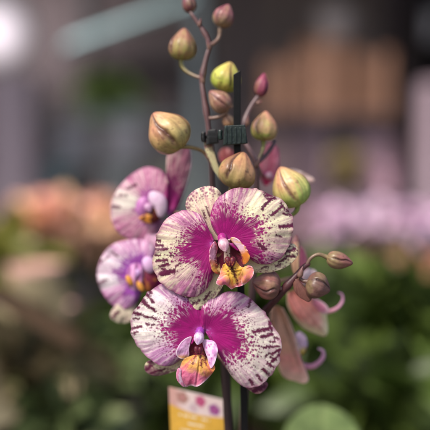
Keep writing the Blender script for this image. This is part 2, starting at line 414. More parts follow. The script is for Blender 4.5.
make_bud((219, 27), (229, 4.5), 19.5, .656, (128, 104, 82), (150, 96, 96), (140, 60, 84), [(209.5, 45, .652), (214, 43, .653), (219, 37, .655), (220.5, 25, .656)], 1.9, .68, seed=2)
make_bud((182, 60), (184.5, 28), 26, .655, (136, 134, 68), (156, 108, 90), (122, 66, 70), [(202, 78, .648), (195, 76, .65), (186, 71, .653), (181.5, 64, .655), (182, 57, .655)], 2.5, .55, seed=3)
make_bud((222, 91), (231, 62), 28, .652, (168, 180, 74), (206, 190, 100), (168, 120, 84), [(232, 108, .652), (228, 100, .652), (223, 88, .652)], 1.0, .62, 'pale yellow-green bud behind the tip of the stake', seed=4)
make_bud((259.5, 97), (264.5, 73), 13.5, .658, (96, 52, 58), (150, 66, 92), (112, 34, 62), [(257, 99, .657), (258, 97, .658), (259.5, 94, .658)], .7, .62, seed=5)
make_bud((228.5, 110), (209.5, 91), 20, .64, (150, 118, 98), (140, 92, 84), (120, 62, 66), [(207, 118, .642), (214, 118, .641), (223, 115, .64), (228, 108, .64)], 1.5, .62, seed=6)
make_bud((263.5, 141), (266, 111), 24.5, .648, (152, 162, 78), (190, 136, 112), (150, 80, 80), [(258, 161, .644), (262, 152, .646), (263.5, 146, .648), (263.5, 138, .648)], 2.2, .55, seed=7)
make_bud((181, 149), (153, 113), 39, .628, (164, 146, 92), (214, 156, 118), (120, 58, 60), [(211, 163, .639), (203, 152, .636), (192, 147.5, .632), (180, 146.5, .628)], 1.62, .62, 'large peach bud hanging left, its sepals starting to split', seed=8, open_=1.5)
make_bud((232, 188), (244, 152), 35, .618, (150, 136, 84), (186, 136, 100), (120, 70, 64), [(216, 205, .638), (223, 199, .63), (229, 193, .622), (232.5, 185, .618)], 1.95, .62, seed=9, open_=1.3)
make_bud((299, 206), (280, 167), 35, .63, (170, 190, 96), (200, 160, 116), (176, 104, 96), [(262, 232, .645), (280, 222, .638), (295, 213, .632), (299, 203, .63)], 1.7, .6, 'large yellow-green bud right of the upper flower', seed=10)
make_bud((280, 288), (252.5, 282), 27, .611, (128, 92, 84), (158, 98, 92), (108, 62, 60), [(293, 280, .611), (288, 287, .611), (284, 289, .611), (278, 288, .611)], 1.75, .62, seed=11)
make_bud((307, 281), (330, 291), 25.5, .608, (104, 76, 66), (134, 96, 92), (84, 50, 52), [(298, 273.5, .611), (301, 279, .61), (304, 281, .609), (309, 282, .608)], 1.75, .62, seed=12)
make_bud((327, 257.5), (353, 263.5), 16.5, .612, (134, 116, 82), (150, 96, 92), (110, 60, 66), [(306, 266, .612), (311, 258, .612), (319, 254.5, .612), (329, 258, .612)], 1.5, .58, seed=13)
make_bud((230, 127), (225, 112), 11, .644, (176, 140, 104), (196, 150, 120), (150, 90, 80), [(236, 133, .647), (234, 131, .646), (231, 128, .645), (229.5, 124, .644)], 1.2, .62, seed=14)
mb = MB()   # dry bract under the round bud
patch(mb, (296, 279), [(293, 283), (294, 290), (298, 296), (304, 300), (309, 302), (312, 297), (308, 291), (302, 284), (299, 279)], .607, lambda x, y, r, p: 3 * r - 5 * r * r, sepal_col((296, 279), lin(126, 88, 76), lin(104, 60, 58), .7, seed=5), 40, 20)
mb.build('bract', M_BUD, orchid, thick=.0006)

for (xa, ya), (xb, yb), w_, Yb in (((203.5, 84), (200.5, 73), 4.4, .646), ((210, 50), (206.5, 39), 4, .65), ((209.5, 160), (205.5, 148), 5, .636), ((299, 278), (303, 266), 6, .608), ((256, 104), (262.5, 101), 4.4, .655), ((247, 126), (248, 115), 4.2, .65), ((255.5, 168), (260.5, 157), 4.6, .641), ((199, 27), (201, 18), 3.4, .654)):
    mb = MB(); loft(mb, (xa, ya, Yb), (xb, yb, Yb - .001), w_, lambda t: np.clip(np.sin(np.pi * t ** .6), 0, 1) ** .8, lambda t, th: mix(lin(118, 88, 78), lin(96, 54, 56), ss(.3, .9, t)), 20, 20)
    mb.build('bract', M_STEM, orchid)
def flower(col_p0, col_p1, w, Y, stalk, cap=lin(238, 206, 214), body=lin(176, 40, 134), dark=None):
    """column (with its anther cap) and pedicel: the mesh the petals are parented to"""
    mb = MB()
    def prof(t): return np.clip(np.sin(np.pi * t ** .8), 0, 1) ** .5
    def colf(t, th): return mix(body, cap * .9, .6 * ss(.45, .9, t + .3 * (fbm(t * 4, th * 2, 3) - .5)))
    p0 = np.array(col_p0, float); p1 = np.array(col_p1, float)
    loft(mb, p0, p0 + .72 * (p1 - p0), w * .74, prof, colf, 30, 36)
    def capf(t, th):  # flushed anther cap
        c = mix(mix(body, cap, ss(.05, .45, t + .2 * (fbm(t * 4, th, 8) - .5))), mix(cap, body, .45 + 0 * t), ss(.5, .75, fbm(t * 4, th * 1.5, 5)))
        c = mix(c, lin(206, 120, 140), .5 * ss(.55, .75, fbm(t * 9, th * 3, 11)))
        return mix(c, body * .8, .5 * ss(.3, .0, np.abs(np.sin(th * .5 + .785))) * ss(.2, .5, t))
    fw = np.array([0, 0, -3.5 * PX])
    loft(mb, p0 + .26 * (p1 - p0) + fw, p1 + fw, w * .84, lambda t: np.clip(np.sin(np.pi * t ** .85), 0, 1) ** .55 * (1 - .25 * ss(.6, 1, t)), capf, 30, 36, lambda t, th: 1 - .12 * np.exp(-(np.angle(np.exp(1j * (th - 1.57))) / .3) ** 2) * ss(.3, .7, t))
    if stalk: tube(mb, stalk, [2.2, 2, 2, 1.8], lin(150, 118, 104), 30, 12)
    return mb.build('flower', M_PETAL, orchid)
def part(name, fl, B, pts, Y, fwd, col, nS, nR, closed=False, thick=.0006, wob=0, seed=1):
    mb = MB(); patch(mb, B, pts, Y, fwd, col, nS, nR, closed, wob, seed)
    return mb.build(name, M_PETAL, fl, thick=thick)

# ---- flower 1, upper front
Y1 = .600
f1 = flower((221, 233, Y1 - 3 * PX), (225.5, 252, Y1 - 13 * PX), 13, Y1, [(222, 241, Y1 + 3 * PX), (222, 246, Y1 + 16 * PX), (222, 256, Y1 + 36 * PX), (222, 270, .640)])
B = (214, 243)
part('petal', f1, B, [(212, 238), (209, 230), (206, 221.5), (201.5, 215.5), (196, 212), (189, 210), (181, 210.5), (172, 215), (163, 223), (157, 233), (154, 246), (153, 260), (155, 272), (160, 281), (167, 288.5), (176, 294), (186, 297), (196, 296), (205, 290.5), (211, 281), (215, 268), (216, 256), (215.5, 250)], Y1,
     petal_fwd(3, 4.5, 7, 1.3, 3, .6, B=B, seed=11),
     petal_col(B, [(60, .8), (95, .95), (130, .95), (150, .75), (166, .25), (180, .08), (196, .08), (212, .2), (230, .5), (262, .75), (300, .7)], .46, 1.7,
               [(155.4, 244.5, 162, 245.6, 2.8), (155.4, 249.7, 166.5, 249, 2.6), (157, 261, 167, 260, 2.4), (161.5, 273.8, 174.5, 271, 5.0), (160, 266.5, 168, 264, 2.6), (155, 239.5, 160, 241, 1.8), (156, 255, 160, 255, 1.6), (162, 268.5, 165, 270, 2), (176, 266, 180, 263, 1.6), (170, 256, 173, 255.5, 1.2)], seed=11, angE=[(60, .7), (95, .62), (135, .66), (160, .9), (185, 1), (230, .95), (275, 1.1), (300, 1.1)]), 300, 150, wob=.055)
B = (225, 241)
part('petal', f1, B, [(219, 238), (214, 231), (210.5, 222), (211, 211.5), (215, 201.5), (222, 194.5), (231, 189.8), (240, 188), (249, 187.8), (258, 189), (267, 191.5), (275, 195.7), (282, 201), (288, 209), (292, 218), (293.6, 227), (293, 236.5), (290, 245.5), (285, 253), (278, 259.5), (269, 263.5), (260, 264), (252, 260.5), (244, 253.5), (235, 246)], Y1,
     petal_fwd(3.5, 4.5, 7, 1.3, 3, 2.2, B=B, seed=12),
     petal_col(B, [(-60, .7), (-45, .7), (-22, .6), (-5, .35), (10, .12), (40, .06), (56, .12), (70, .6), (95, .9), (130, .95), (180, .9)], .50, 1.62,
               [(265, 196, 272, 193.5, 3.0), (268, 199, 275, 197.5, 2.6), (262.5, 209, 270.5, 198.5, 2.6), (271.5, 215, 282, 206.5, 2.8), (281, 203.5, 284.5, 208.5, 1.8), (284, 214, 290, 214.5, 2.2), (286.5, 210, 290, 211.5, 1.8), (279.5, 227, 292.6, 225, 3.6), (258, 244, 265.5, 249, 3.0), (276, 235, 281, 237, 1.6), (266, 192.6, 268, 195, 2)], seed=12, angE=[(-60, 1.1), (-30, 1), (10, 1.05), (40, .9), (70, .85), (110, .85), (150, 1), (180, 1)]), 320, 150, wob=.055)
B = (217, 240)
part('sepal', f1, B, [(207, 238), (196, 223), (187.5, 212), (185.5, 204), (188, 196.5), (194, 190.5), (202, 187), (210, 186), (217, 188.5), (222, 195), (225, 206), (226, 220), (224, 236)], Y1 + 6 * PX,
     petal_fwd(-2, 3, 3, .8, 2, B=B, seed=13), sepal_col(B, lin(242, 236, 200), lin(206, 132, 156), .5, 0, [(206, 207, 211.5, 219, 1.2), (202, 210, 205, 218, .9), (214.5, 205, 216, 212, .8)], 13, .46), 160, 90)
B = (220, 254)
part('sepal', f1, B, [(204, 262), (192, 275), (183, 287), (180, 298), (184, 306.5), (192, 311), (200, 309), (210, 302), (220, 291), (226, 276), (226, 262)], Y1 + 5 * PX,
     petal_fwd(-2, 3, 2, .8, 2, B=B, seed=14), sepal_col(B, lin(232, 228, 184), lin(214, 170, 166), .3, 0, [(199, 290, 204.5, 282, 1.7), (186, 300, 190, 296, 2), (190, 308, 194, 303, 2.4), (204, 300, 210, 292, 1.5), (196, 303, 200, 300, 1.5)], 14, .42), 160, 90)
B = (226, 252)
part('sepal', f1, B, [(232, 250), (248, 254), (264, 257), (280, 250), (291, 243.5), (296.5, 246.5), (298, 254), (293, 262), (284, 268), (270, 272.5), (256, 272.5), (243, 269), (232, 263)], Y1 + 5 * PX,
     petal_fwd(-2, 3, 2, .8, 2, B=B, seed=15), sepal_col(B, lin(240, 234, 194), lin(210, 170, 150), .35, 0, [(285, 252, 295, 249, 3.2), (287, 256, 294, 256.5, 2.4), (280, 262, 286, 258, 1.8), (276, 266, 281, 264, 1.6), (262, 268, 268, 266, 1), (283, 247.5, 289, 246, 2)], 15, .32), 160, 90)
# lip
lip = MB()
def throat1(x, y, r, p):
    c = np.broadcast_to(lin(92, 14, 40), x.shape + (3,)).copy()
    c = mix(c, lin(232, 206, 190), ss(3.4, 2.4, np.abs(x - 227)) * ss(263, 259, y))
    a = np.arctan2(y - 248, x - 227); e = ss(.5, .68, vn(a * 9, r * 2, 6)) * ss(252, 258, y)
    c = mix(c, lin(214, 176, 110), .85 * e)
    F1, i = worley(x / 2.4, y / 2.4, 5); return mix(c, lin(110, 20, 44), .9 * ss(.35, .2, F1) * (i > .4))
patch(lip, (228, 256), [(216, 245), (213, 256), (216, 268), (224, 275), (234, 275), (243, 267), (246, 256), (240, 246), (232, 240), (222, 241)], Y1, lambda x, y, r, p: 6.5 - 5 * (1 - r ** 2), throat1, 80, 40, True)
def lobeL(x, y, r, p):
    c = mix(lin(232, 176, 204), lin(240, 190, 92), ss(258, 268, y + 3 * (vn(x / 2, y / 3, 2) - .5)))
    c = mix(c, lin(126, 22, 62), .85 * ss(213.6, 216.4, x + 1.6 * (vn(y / 1.5, x / 3, 5) - .5)) * ss(271, 266, y))
    c = mix(c, lin(214, 88, 110), .8 * ss(.78, .98, r) * ss(.4, .6, vn(p * 9, r, 4)))
    return mix(c, lin(226, 120, 70), .6 * ss(.5, .7, fbm(x / 3, y / 3, 8)) * ss(256, 264, y))
patch(lip, (213.5, 258), [(214.5, 241.5), (211.5, 246), (209.8, 253), (210, 261), (212, 269), (217, 274), (222.5, 274.5), (220.5, 270), (217.5, 264), (216.5, 256), (217.5, 248), (216.5, 243)], Y1, lambda x, y, r, p: 13 - .95 * (x - 210) + .7 * np.sin(p * 7) * r ** 5 + .9 * (fbm(x / 4, y / 4, 4) - .5), lobeL, 80, 26, True)
def lobeR(x, y, r, p):
    c = mix(lin(240, 205, 220), lin(236, 146, 60), ss(248, 257, y + .3 * (x - 240) + 3 * (vn(x / 2, y / 3, 2) - .5)))
    c = mix(c, lin(126, 20, 56), .85 * ss(-1.2, -3.6, (x - 240) - .62 * (y - 249) + 1.6 * (vn(y / 1.5, x / 3, 5) - .5)) * ss(261, 257, y))
    c = mix(c, lin(190, 44, 84), .85 * ss(.74, .97, r) * ss(.35, .6, vn(p * 8, r, 6)))
    return mix(c, lin(244, 200, 110), .6 * ss(.55, .72, fbm(x / 2.5, y / 2.5, 9)))
patch(lip, (243, 252), [(230.5, 238), (235.5, 238.3), (241, 242.5), (246.5, 249), (249.5, 256.5), (247.5, 262.5), (243, 264.5), (242, 258.5), (240, 252), (236.5, 246.5), (232, 242)], Y1, lambda x, y, r, p: 11 + .75 * ((x - 240) - .55 * (y - 250)) + .7 * np.sin(p * 7) * r ** 5 + .9 * (fbm(x / 4, y / 4, 4) - .5), lobeR, 80, 26, True)
def mid1(x, y, r, p):
    s = np.abs(x - 233)
    c = mix(lin(240, 196, 84), lin(236, 148, 120), ss(6, 13, s + .5 * (y - 272) + 4 * (vn(x / 3, y / 3, 1) - .5)))
    c = mix(c, lin(222, 110, 150), .75 * ss(.7, .98, r) * ss(268, 280, y))
    c = mix(c, lin(246, 218, 224), .8 * ss(.9, 1.0, r) * ss(.35, .6, vn(p * 7, 0 * p, 3)))
    c = mix(c, lin(232, 110, 60), .55 * ss(.52, .7, vn(p * 16, r * 2, 6)) * ss(.3, .6, r))
    F1, i = worley(x / 3, y / 3, 12); c = mix(c, lin(116, 22, 40), .9 * ss(.34, .2, F1) * (i > .45) * ss(9, 5, s) * ss(280, 270, y))
    return mix(c, lin(96, 16, 40), seg_mask(x, y, [(231.5, 266, 238, 283, 1.2)], 2))
patch(lip, (232, 270), [(226, 263), (221.5, 268), (219.5, 275), (217, 280), (219, 284.5), (224, 284), (229, 287.5), (231.5, 289.5), (235, 287.5), (240, 286.5), (246.5, 283.5), (251.5, 278.5), (253.3, 272.5), (251.5, 267.5), (246.5, 268.5), (241, 266.5), (236, 262)], Y1,
      lambda x, y, r, p: 11 + 4 * (1 - r * r) + 2.4 * np.sin(p * 5 + 1) * r ** 5 + 1.5 * (fbm(x / 5, y / 5, 2) - .5) - .10 * (y - 270) - 2.2 * ss(2.5, 0, np.abs(x - 231.5 - .38 * (y - 266))), mid1, 120, 44, True)
for sx in (-2.3, 2.3): loft(lip, (230 + sx * 1.25, 257.5, Y1 - 14 * PX), (231 + sx * .6, 266, Y1 - 17 * PX), 4.6, lambda t: np.clip(np.sin(np.pi * t ** .7), 0, 1) ** .6, lambda t, th: mix(lin(96, 12, 40), lin(190, 110, 60), ss(.58, .75, fbm(t * 7, th * 2.5, 3))), 24, 28)
def flapc(x, y, r, p):
    c = mix(lin(236, 150, 120), lin(226, 120, 150), ss(.3, .7, fbm(x / 3.5, y / 3.5, 8)))
    c = mix(c, lin(240, 190, 96), ss(16, 9, np.hypot(x - 234, y - 268)) * .8); return mix(c, lin(248, 222, 226), .85 * ss(.82, 1, r) * ss(12, 18, np.hypot(x - 234, (y - 268) * 1.1)) * ss(.3, .55, vn(p * 6, 0 * p, 5)))
patch(lip, (223, 280), [(216.5, 283.5), (217.5, 279), (221, 275.5), (226, 274.5), (229.5, 279), (228.5, 284), (224.5, 284.5), (220, 286)], Y1, lambda x, y, r, p: 15 + 2.2 * r ** 3 * np.sin(p * 2 + .6) - 2 * r * r, flapc, 60, 22, True)
patch(lip, (247, 274), [(243, 268), (248, 265.5), (252.5, 267), (253.8, 273), (250.5, 279.5), (245, 284), (241.5, 283.5), (241.5, 276)], Y1, lambda x, y, r, p: 15.5 + 2.4 * r ** 3 * np.sin(p * 2 + 2.2) - 2 * r * r, flapc, 60, 22, True)
lip.build('lip', M_PETAL, f1, thick=.0006)

# ---- flower 2, lower front
Y2 = .606
f2 = flower((201, 327, Y2 - 3 * PX), (197.5, 345, Y2 - 13 * PX), 12.5, Y2, [(203, 331, Y2 + 3 * PX), (206, 334, Y2 + 16 * PX), (214, 330, Y2 + 36 * PX), (222, 320, .642)], cap=lin(236, 216, 240), body=lin(160, 60, 170))
B = (200, 331)
part('petal', f2, B, [(204.5, 325), (205, 317), (201, 307), (192, 299), (182, 292), (173, 286.5), (164, 284), (156, 286.5), (148, 292), (140, 300.5), (135, 309), (132, 319), (131.3, 330), (134, 340), (138, 347.8), (145, 355.8), (153, 361.7), (162, 365.2), (170, 365.5), (177, 362.3), (182.5, 357.3), (187, 349.5), (191.5, 341.5), (197, 336)], Y2,
     petal_fwd(3, 4.5, 7, 1.4, 3, .9, B=B, seed=21),
     petal_col(B, [(80, .85), (112, .85), (128, .62), (142, .22), (160, .05), (182, .05), (196, .3), (212, .8), (240, .85), (280, .8)], .46, 1.75,
               [(139.5, 294.5, 144.5, 303.5, 4.0), (146, 293, 153, 302, 2.8), (141.5, 300.5, 154.5, 311, 3.0), (132.6, 313, 140, 314.3, 2.8), (139, 314.2, 156, 319.2, 1.9), (132, 329, 141, 326.3, 2.2), (133, 333.5, 138, 332, 2.2), (133, 318.5, 139, 319, 1.6), (136, 306, 139, 308, 2), (149, 289.5, 151, 293, 1.8), (146, 324.5, 149, 324, 1.3), (152, 324.5, 154, 324.5, 1.1)], pale=WHITE, pink=lin(192, 122, 180), seed=21, angE=[(80, .95), (112, .95), (135, .95), (165, 1.12), (190, 1.1), (220, .9), (280, .8)]), 320, 150, wob=.055)
B = (206, 331)
part('petal', f2, B, [(202, 325), (199, 318), (200.5, 309), (206, 300.5), (218, 295.2), (226, 291.8), (236, 291.6), (244, 294.8), (252, 300.3), (261, 308), (269, 317.3), (276, 328), (280, 340), (280.6, 352), (278, 363.5), (273, 374), (266, 382), (258, 387), (249, 387.7), (240, 384), (232, 376.5), (226, 367.5), (221, 357), (216, 346), (210.5, 337)], Y2,
     petal_fwd(3.5, 4.5, 7, 1.4, 3, 2.4, B=B, seed=22),
     petal_col(B, [(-75, .6), (-60, .35), (-45, .12), (-22, .05), (2, .05), (18, .12), (30, .4), (44, .78), (70, .85), (95, .85), (130, .9)], .44, 1.85,
               [(254.5, 331.8, 268, 328.6, 3.8), (261.5, 337, 272, 334.6, 3.2), (269, 322, 271.5, 330, 2.8), (272, 320.5, 274, 325, 2), (264, 347.2, 279.8, 346.2, 2.0), (272, 354, 279.6, 349.5, 2.6), (272, 361.5, 279, 355, 2.8), (248, 307, 250.6, 301, 1.8), (268, 363.5, 273.5, 367, 2.6), (263, 369.5, 268, 374, 2.8), (257, 375, 261.5, 380.5, 2.4), (250, 379.5, 252.5, 384, 2.2), (270, 357, 276.5, 359.5, 2), (274, 338, 279, 339, 2), (270, 342, 275, 342, 1.6), (266, 356, 270, 353, 1.6)], pale=lin(236, 231, 214), pink=lin(192, 116, 170), seed=22, angE=[(-75, 1.15), (-50, 1.3), (-20, 1.2), (10, 1.1), (40, .85), (60, .66), (90, .7), (130, .8)]), 330, 150, wob=.055)
B = (204, 326)
part('sepal', f2, B, [(196, 322), (190, 306), (192, 292), (203, 284), (213, 290), (216, 304), (211, 320)], Y2 + 7 * PX, petal_fwd(-2, 3, 3, B=B, seed=23), sepal_col(B, lin(232, 226, 190), lin(206, 140, 160), .45, 0, (), 23, .4, MAG), 90, 50)
B = (200, 342)
part('sepal', f2, B, [(188, 345), (170, 355), (150, 360), (144.5, 366), (146.5, 372.5), (155, 376), (167, 374), (180, 369), (192, 362), (200, 354)], Y2 + 6 * PX, petal_fwd(-2, 3, 3, B=B, seed=24), sepal_col(B, lin(226, 222, 180), lin(206, 160, 160), .35, 0, [(146, 370, 151, 366, 3), (151, 373.5, 157, 371, 2), (160, 371, 165, 369, 1.6), (148, 362, 153, 362, 2)], 24, .66), 120, 60)
B = (212, 342)
part('sepal', f2, B, [(222, 352), (244, 368), (262, 379), (268, 384), (264, 391), (257, 394), (249, 390), (232, 376), (218, 358)], Y2 + 6 * PX, petal_fwd(-2, 3, 3, B=B, seed=25), sepal_col(B, lin(220, 200, 180), lin(190, 110, 130), .6, 0, [(254, 391, 264, 386, 4)], 25, .8), 120, 60)
lip = MB()
def throat2(x, y, r, p):
    c = mix(lin(96, 14, 46), lin(140, 30, 60), fbm(x / 3, y / 3, 4)); F1, i = worley(x / 2.6, y / 2.6, 3)
    return mix(c, lin(190, 130, 70), .8 * ss(.35, .2, F1) * (i > .6) * ss(348, 356, y))
patch(lip, (196, 350), [(190, 338), (184, 345), (184, 353), (189, 360), (197, 363), (206, 361), (210, 352), (206, 342), (198, 338)], Y2, lambda x, y, r, p: 5.5 - 4 * (1 - r * r), throat2, 60, 30, True)
def lob2L(x, y, r, p):
    c = mix(lin(222, 176, 214), lin(190, 116, 170), .7 * ss(.4, .7, vn((x + .5 * y) / 1.3, (y - x) / 9, 2)))
    c = mix(c, lin(206, 150, 84), ss(353, 358, y)); return mix(c, lin(242, 226, 240), .8 * ss(.85, 1, r))
patch(lip, (183.5, 349), [(191.5, 336.5), (186, 338.5), (180, 344), (176.5, 351), (178, 357.2), (184, 359), (189, 356), (189, 349), (190.5, 342)], Y2, lambda x, y, r, p: 10 - .35 * (x - 183) + 1.6 * (vn(y / 5, x / 6, 9) - .5) + (fbm(x / 4, y / 4, 4) - .5), lob2L, 70, 24, True)
def lob2R(x, y, r, p):
    c = mix(lin(240, 214, 236), lin(220, 160, 214), ss(.35, .7, fbm(x / 3, y / 4, 2))); F1, i = worley(x / 2.6, y / 3.6, 9)
    return mix(c, lin(186, 70, 160), .75 * ss(.4, .22, F1) * (i > .5) * ss(.95, .7, r))
patch(lip, (210, 352), [(202.5, 340.5), (209, 339.8), (215.5, 342.6), (217.7, 350), (216.2, 359), (212, 368), (209.3, 366.5), (207, 357), (204, 349)], Y2, lambda x, y, r, p: 13 + 2.2 * (1 - r * r) + .4 * (x - 210) + .9 * np.sin(p * 5 + 1) * r ** 5 + .1 * (y - 352), lob2R, 80, 26, True)
def mid2(x, y, r, p):
    c = mix(lin(226, 176, 92), lin(214, 116, 150), ss(365, 378, y - .35 * (x - 196) + 5 * (vn(x / 3, y / 3, 1) - .5)))
    c = mix(c, lin(230, 120, 84), .6 * ss(202, 212, x + 3 * (vn(x / 3, y / 3, 5) - .5)) * ss(356, 366, y))
    a = np.arctan2(y - 352, x - 198)
    c = mix(c, lin(196, 66, 110), .6 * ss(.55, .7, vn(a * 22, r, 7)) * ss(.2, .6, r))
    c = mix(c, lin(246, 214, 232), .85 * ss(.86, 1.0, r) * ss(372, 380, y))
    c = mix(c, lin(186, 120, 60), .6 * ss(.5, .66, fbm(x / 6, y / 6, 14)) * ss(372, 362, y))
    c = mix(c, lin(110, 26, 52), .8 * seg_mask(x, y, [(179.5, 369, 180.5, 378, 2.0)], 6))
    return mix(c, lin(110, 20, 40), seg_mask(x, y, [(201, 354, 201, 366, 1.1), (196, 354, 193, 364, .9), (205, 356, 206, 364, .8)], 2))
patch(lip, (197, 368), [(188, 357), (182.5, 361), (180, 367), (177.3, 373), (178.3, 380.5), (182, 384.3), (185.5, 387.3), (190.5, 385.7), (197, 386.7), (204, 382.3), (210, 376.3), (215, 369), (213.3, 363.5), (208, 359.5), (203, 355.5), (195, 355)], Y2,
      lambda x, y, r, p: 12 + 4.5 * (1 - r * r) + 2.6 * np.sin(p * 5 + 2) * r ** 5 + 2 * (fbm(x / 6, y / 6, 2) - .5) + .06 * (y - 368) - 1.4 * ss(1.8, 0, np.abs(x - 199 + .15 * (y - 366))), mid2, 120, 44, True)
for sx in (-1.8, 1.8): loft(lip, (198 + sx * 1.2, 347, Y2 - 13 * PX), (199 + sx * .5, 353.5, Y2 - 15 * PX), 3.4, lambda t: np.clip(np.sin(np.pi * t ** .7), 0, 1) ** .6, lambda t, th: mix(lin(90, 12, 42), lin(150, 70, 60), ss(.5, .9, fbm(t * 5, th * 2, 3))), 20, 24)
patch(lip, (180.5, 375), [(178.5, 368), (176.3, 373), (177, 380), (181, 385), (184, 387), (183.5, 382), (181.5, 376), (181.5, 370)], Y2, lambda x, y, r, p: 16.5 - 1.2 * r * r - .5 * (x - 180), lambda x, y, r, p: mix(lin(240, 206, 226), lin(226, 140, 176), ss(.35, .65, fbm(x / 3, y / 3, 4))), 50, 16, True)
lip.build('lip', M_PETAL, f2, thick=.0006)

# ---- flower 3, back left upper
Y3 = .668; PINK3 = lin(188, 104, 150)
f3 = flower((146, 200, Y3 - 5 * PX), (150, 212, Y3 - 13 * PX), 10, Y3, [(158, 208, Y3), (170, 212, Y3 + 6 * PX), (190, 216, .655), (213, 222, .643)], cap=lin(212, 176, 206), body=lin(172, 90, 160))
B = (155, 208)
part('petal', f3, B, [(165, 202), (169, 190), (168, 178), (160, 169.5), (148, 166.7), (137, 170.5), (127, 178), (118, 188), (111.5, 200), (110, 213), (113, 225), (120, 234), (131, 239), (143, 240), (153, 236), (160, 226)], Y3, petal_fwd(2, 4, 7, 1.5, 3, B=B, seed=31, tilt=(.16, 0)),
     petal_col(B, [(30, .9), (110, .9), (135, .55), (155, .1), (176, .05), (190, .35), (215, .7), (300, .9)], .26, 1.5, [(127, 189, 136, 185, 1.6), (113, 206, 120, 207, 2.2), (120, 195, 126, 196, 1.2)], pale=lin(232, 226, 214), pink=PINK3, seed=31, dens=.6, mag=lin(180, 70, 170)), 150, 80)
B = (167, 213)
part('petal', f3, B, [(163, 203), (166, 187), (168, 174), (166.5, 160), (170, 150), (179, 146), (189, 148), (191.5, 159), (189, 177), (184, 194), (178, 208), (171, 217)], Y3, petal_fwd(3, 5, 4, .5, 3, B=B, seed=32, tilt=(-.5, 0)),
     petal_col(B, [(-20, .8), (55, .8), (75, .75), (90, .35), (110, .2), (200, .5)], .42, 1.6, (), pale=lin(232, 216, 200), pink=lin(176, 92, 128), seed=32, mag=lin(150, 34, 110)), 130, 80)
B = (152, 218)
part('sepal', f3, B, [(138, 226), (128, 234), (133, 243), (147, 249), (162, 246), (168, 232), (163, 220)], Y3 + 5 * PX, petal_fwd(0, 2, 2, B=B, seed=33), sepal_col(B, lin(214, 170, 190), lin(196, 120, 160), .7, 0, (), 33), 70, 40)
lip = MB()
patch(lip, (158, 204), [(148, 196), (151, 191.5), (158, 192), (165, 197), (167, 206), (164.5, 215), (159, 217), (155, 209), (150, 203)], Y3, lambda x, y, r, p: 14 + 4 * (1 - r * r), lambda x, y, r, p: mix(lin(234, 214, 228), lin(206, 166, 200), fbm(x / 4, y / 4, 2)), 50, 20, True)
patch(lip, (142, 206), [(136, 204), (140, 198), (147, 197), (150, 205), (148, 214), (141, 217), (136, 212)], Y3, lambda x, y, r, p: 10 + 4 * (1 - r * r), lambda x, y, r, p: mix(lin(172, 92, 168), lin(210, 146, 196), fbm(x / 3, y / 3, 3)), 50, 20, True)
patch(lip, (151, 215), [(139, 218), (147, 213), (153, 206), (159, 209), (161, 217), (154, 223), (145, 222.5)], Y3, lambda x, y, r, p: 11 + 3 * (1 - r * r), lambda x, y, r, p: mix(lin(222, 150, 60), lin(96, 34, 30), ss(.42, .55, fbm(x / 4, y / 4, 3) + .02 * (x - 150))), 50, 20, True)
lip.build('lip', M_PETAL, f3, thick=.0006)
# ---- flower 4, back left lower
Y4 = .662
f4 = flower((140, 266, Y4 - 5 * PX), (136, 277, Y4 - 13 * PX), 9, Y4, [(148, 274, Y4), (160, 276, Y4 + 6 * PX), (185, 270, .655), (215, 262, .643)], cap=lin(214, 180, 226), body=lin(170, 80, 180))
B = (143, 276)
part('petal', f4, B, [(150, 268), (155, 255), (153, 244), (145, 239.5), (136, 238.5), (125, 240), (112, 244.5), (103, 254), (98, 266), (97, 278), (101, 290), (108, 301), (118, 308.5), (129, 308), (138, 301), (143, 288)], Y4, petal_fwd(2, 4, 7, 1.5, 3, 1, B=B, seed=41, tilt=(.16, 0)),
     petal_col(B, [(40, .8), (105, .8), (125, .5), (150, .15), (170, .3), (182, .1), (195, .1), (210, .7), (240, .9), (310, .9)], .34, 1.5, [(101, 262, 109, 256, 1.5), (99, 283, 106, 280, 2.0), (112, 252, 117, 256, 1.2)], pale=lin(230, 224, 226), pink=LILAC, seed=41, dens=.6, mag=lin(160, 80, 180)), 150, 80)
B = (147, 275)
part('petal', f4, B, [(151, 264), (160, 250), (172, 252), (175, 268), (170, 282), (158, 290), (149, 284)], Y4, petal_fwd(3, 4, 4, B=B, seed=42), petal_col(B, [(-90, .7), (0, .7), (90, .8)], .4, 1.5, (), pink=PINK3, seed=42), 80, 50)
B = (132, 292)
part('sepal', f4, B, [(120, 300), (111.5, 311), (111, 318), (119, 323), (130, 321.5), (135.5, 312), (138, 300)], Y4 + 5 * PX, petal_fwd(0, 2, 2, B=B, seed=43), sepal_col(B, lin(226, 220, 190), lin(190, 130, 150), .25, 0, [(113, 316, 119, 312, 3)], 43, .4), 70, 40)
B = (150, 262)
part('sepal', f4, B, [(146, 250), (144, 240), (150, 232), (160, 236), (164, 248), (158, 260)], Y4 + 6 * PX, petal_fwd(0, 2, 2, B=B, seed=44), sepal_col(B, lin(216, 180, 200), lin(196, 130, 170), .7, 0, (), 44), 60, 40)
lip = MB()
patch(lip, (134, 276), [(127, 271), (131, 264.5), (139, 263), (144.5, 270), (143, 283), (137, 290.5), (130, 289), (126, 281)], Y4, lambda x, y, r, p: 12 + 4 * (1 - r * r) + 1.5 * np.sin(x * .9), lambda x, y, r, p: mix(lin(176, 100, 166), lin(218, 164, 206), ss(.35, .65, vn(x / 2.6, y / 6, 3))), 50, 24, True)
patch(lip, (147, 266), [(142, 261), (147, 256.5), (153, 259), (155, 267), (151, 273), (145, 270)], Y4, lambda x, y, r, p: 14 + 3 * (1 - r * r), lin(222, 184, 222), 40, 16, True)
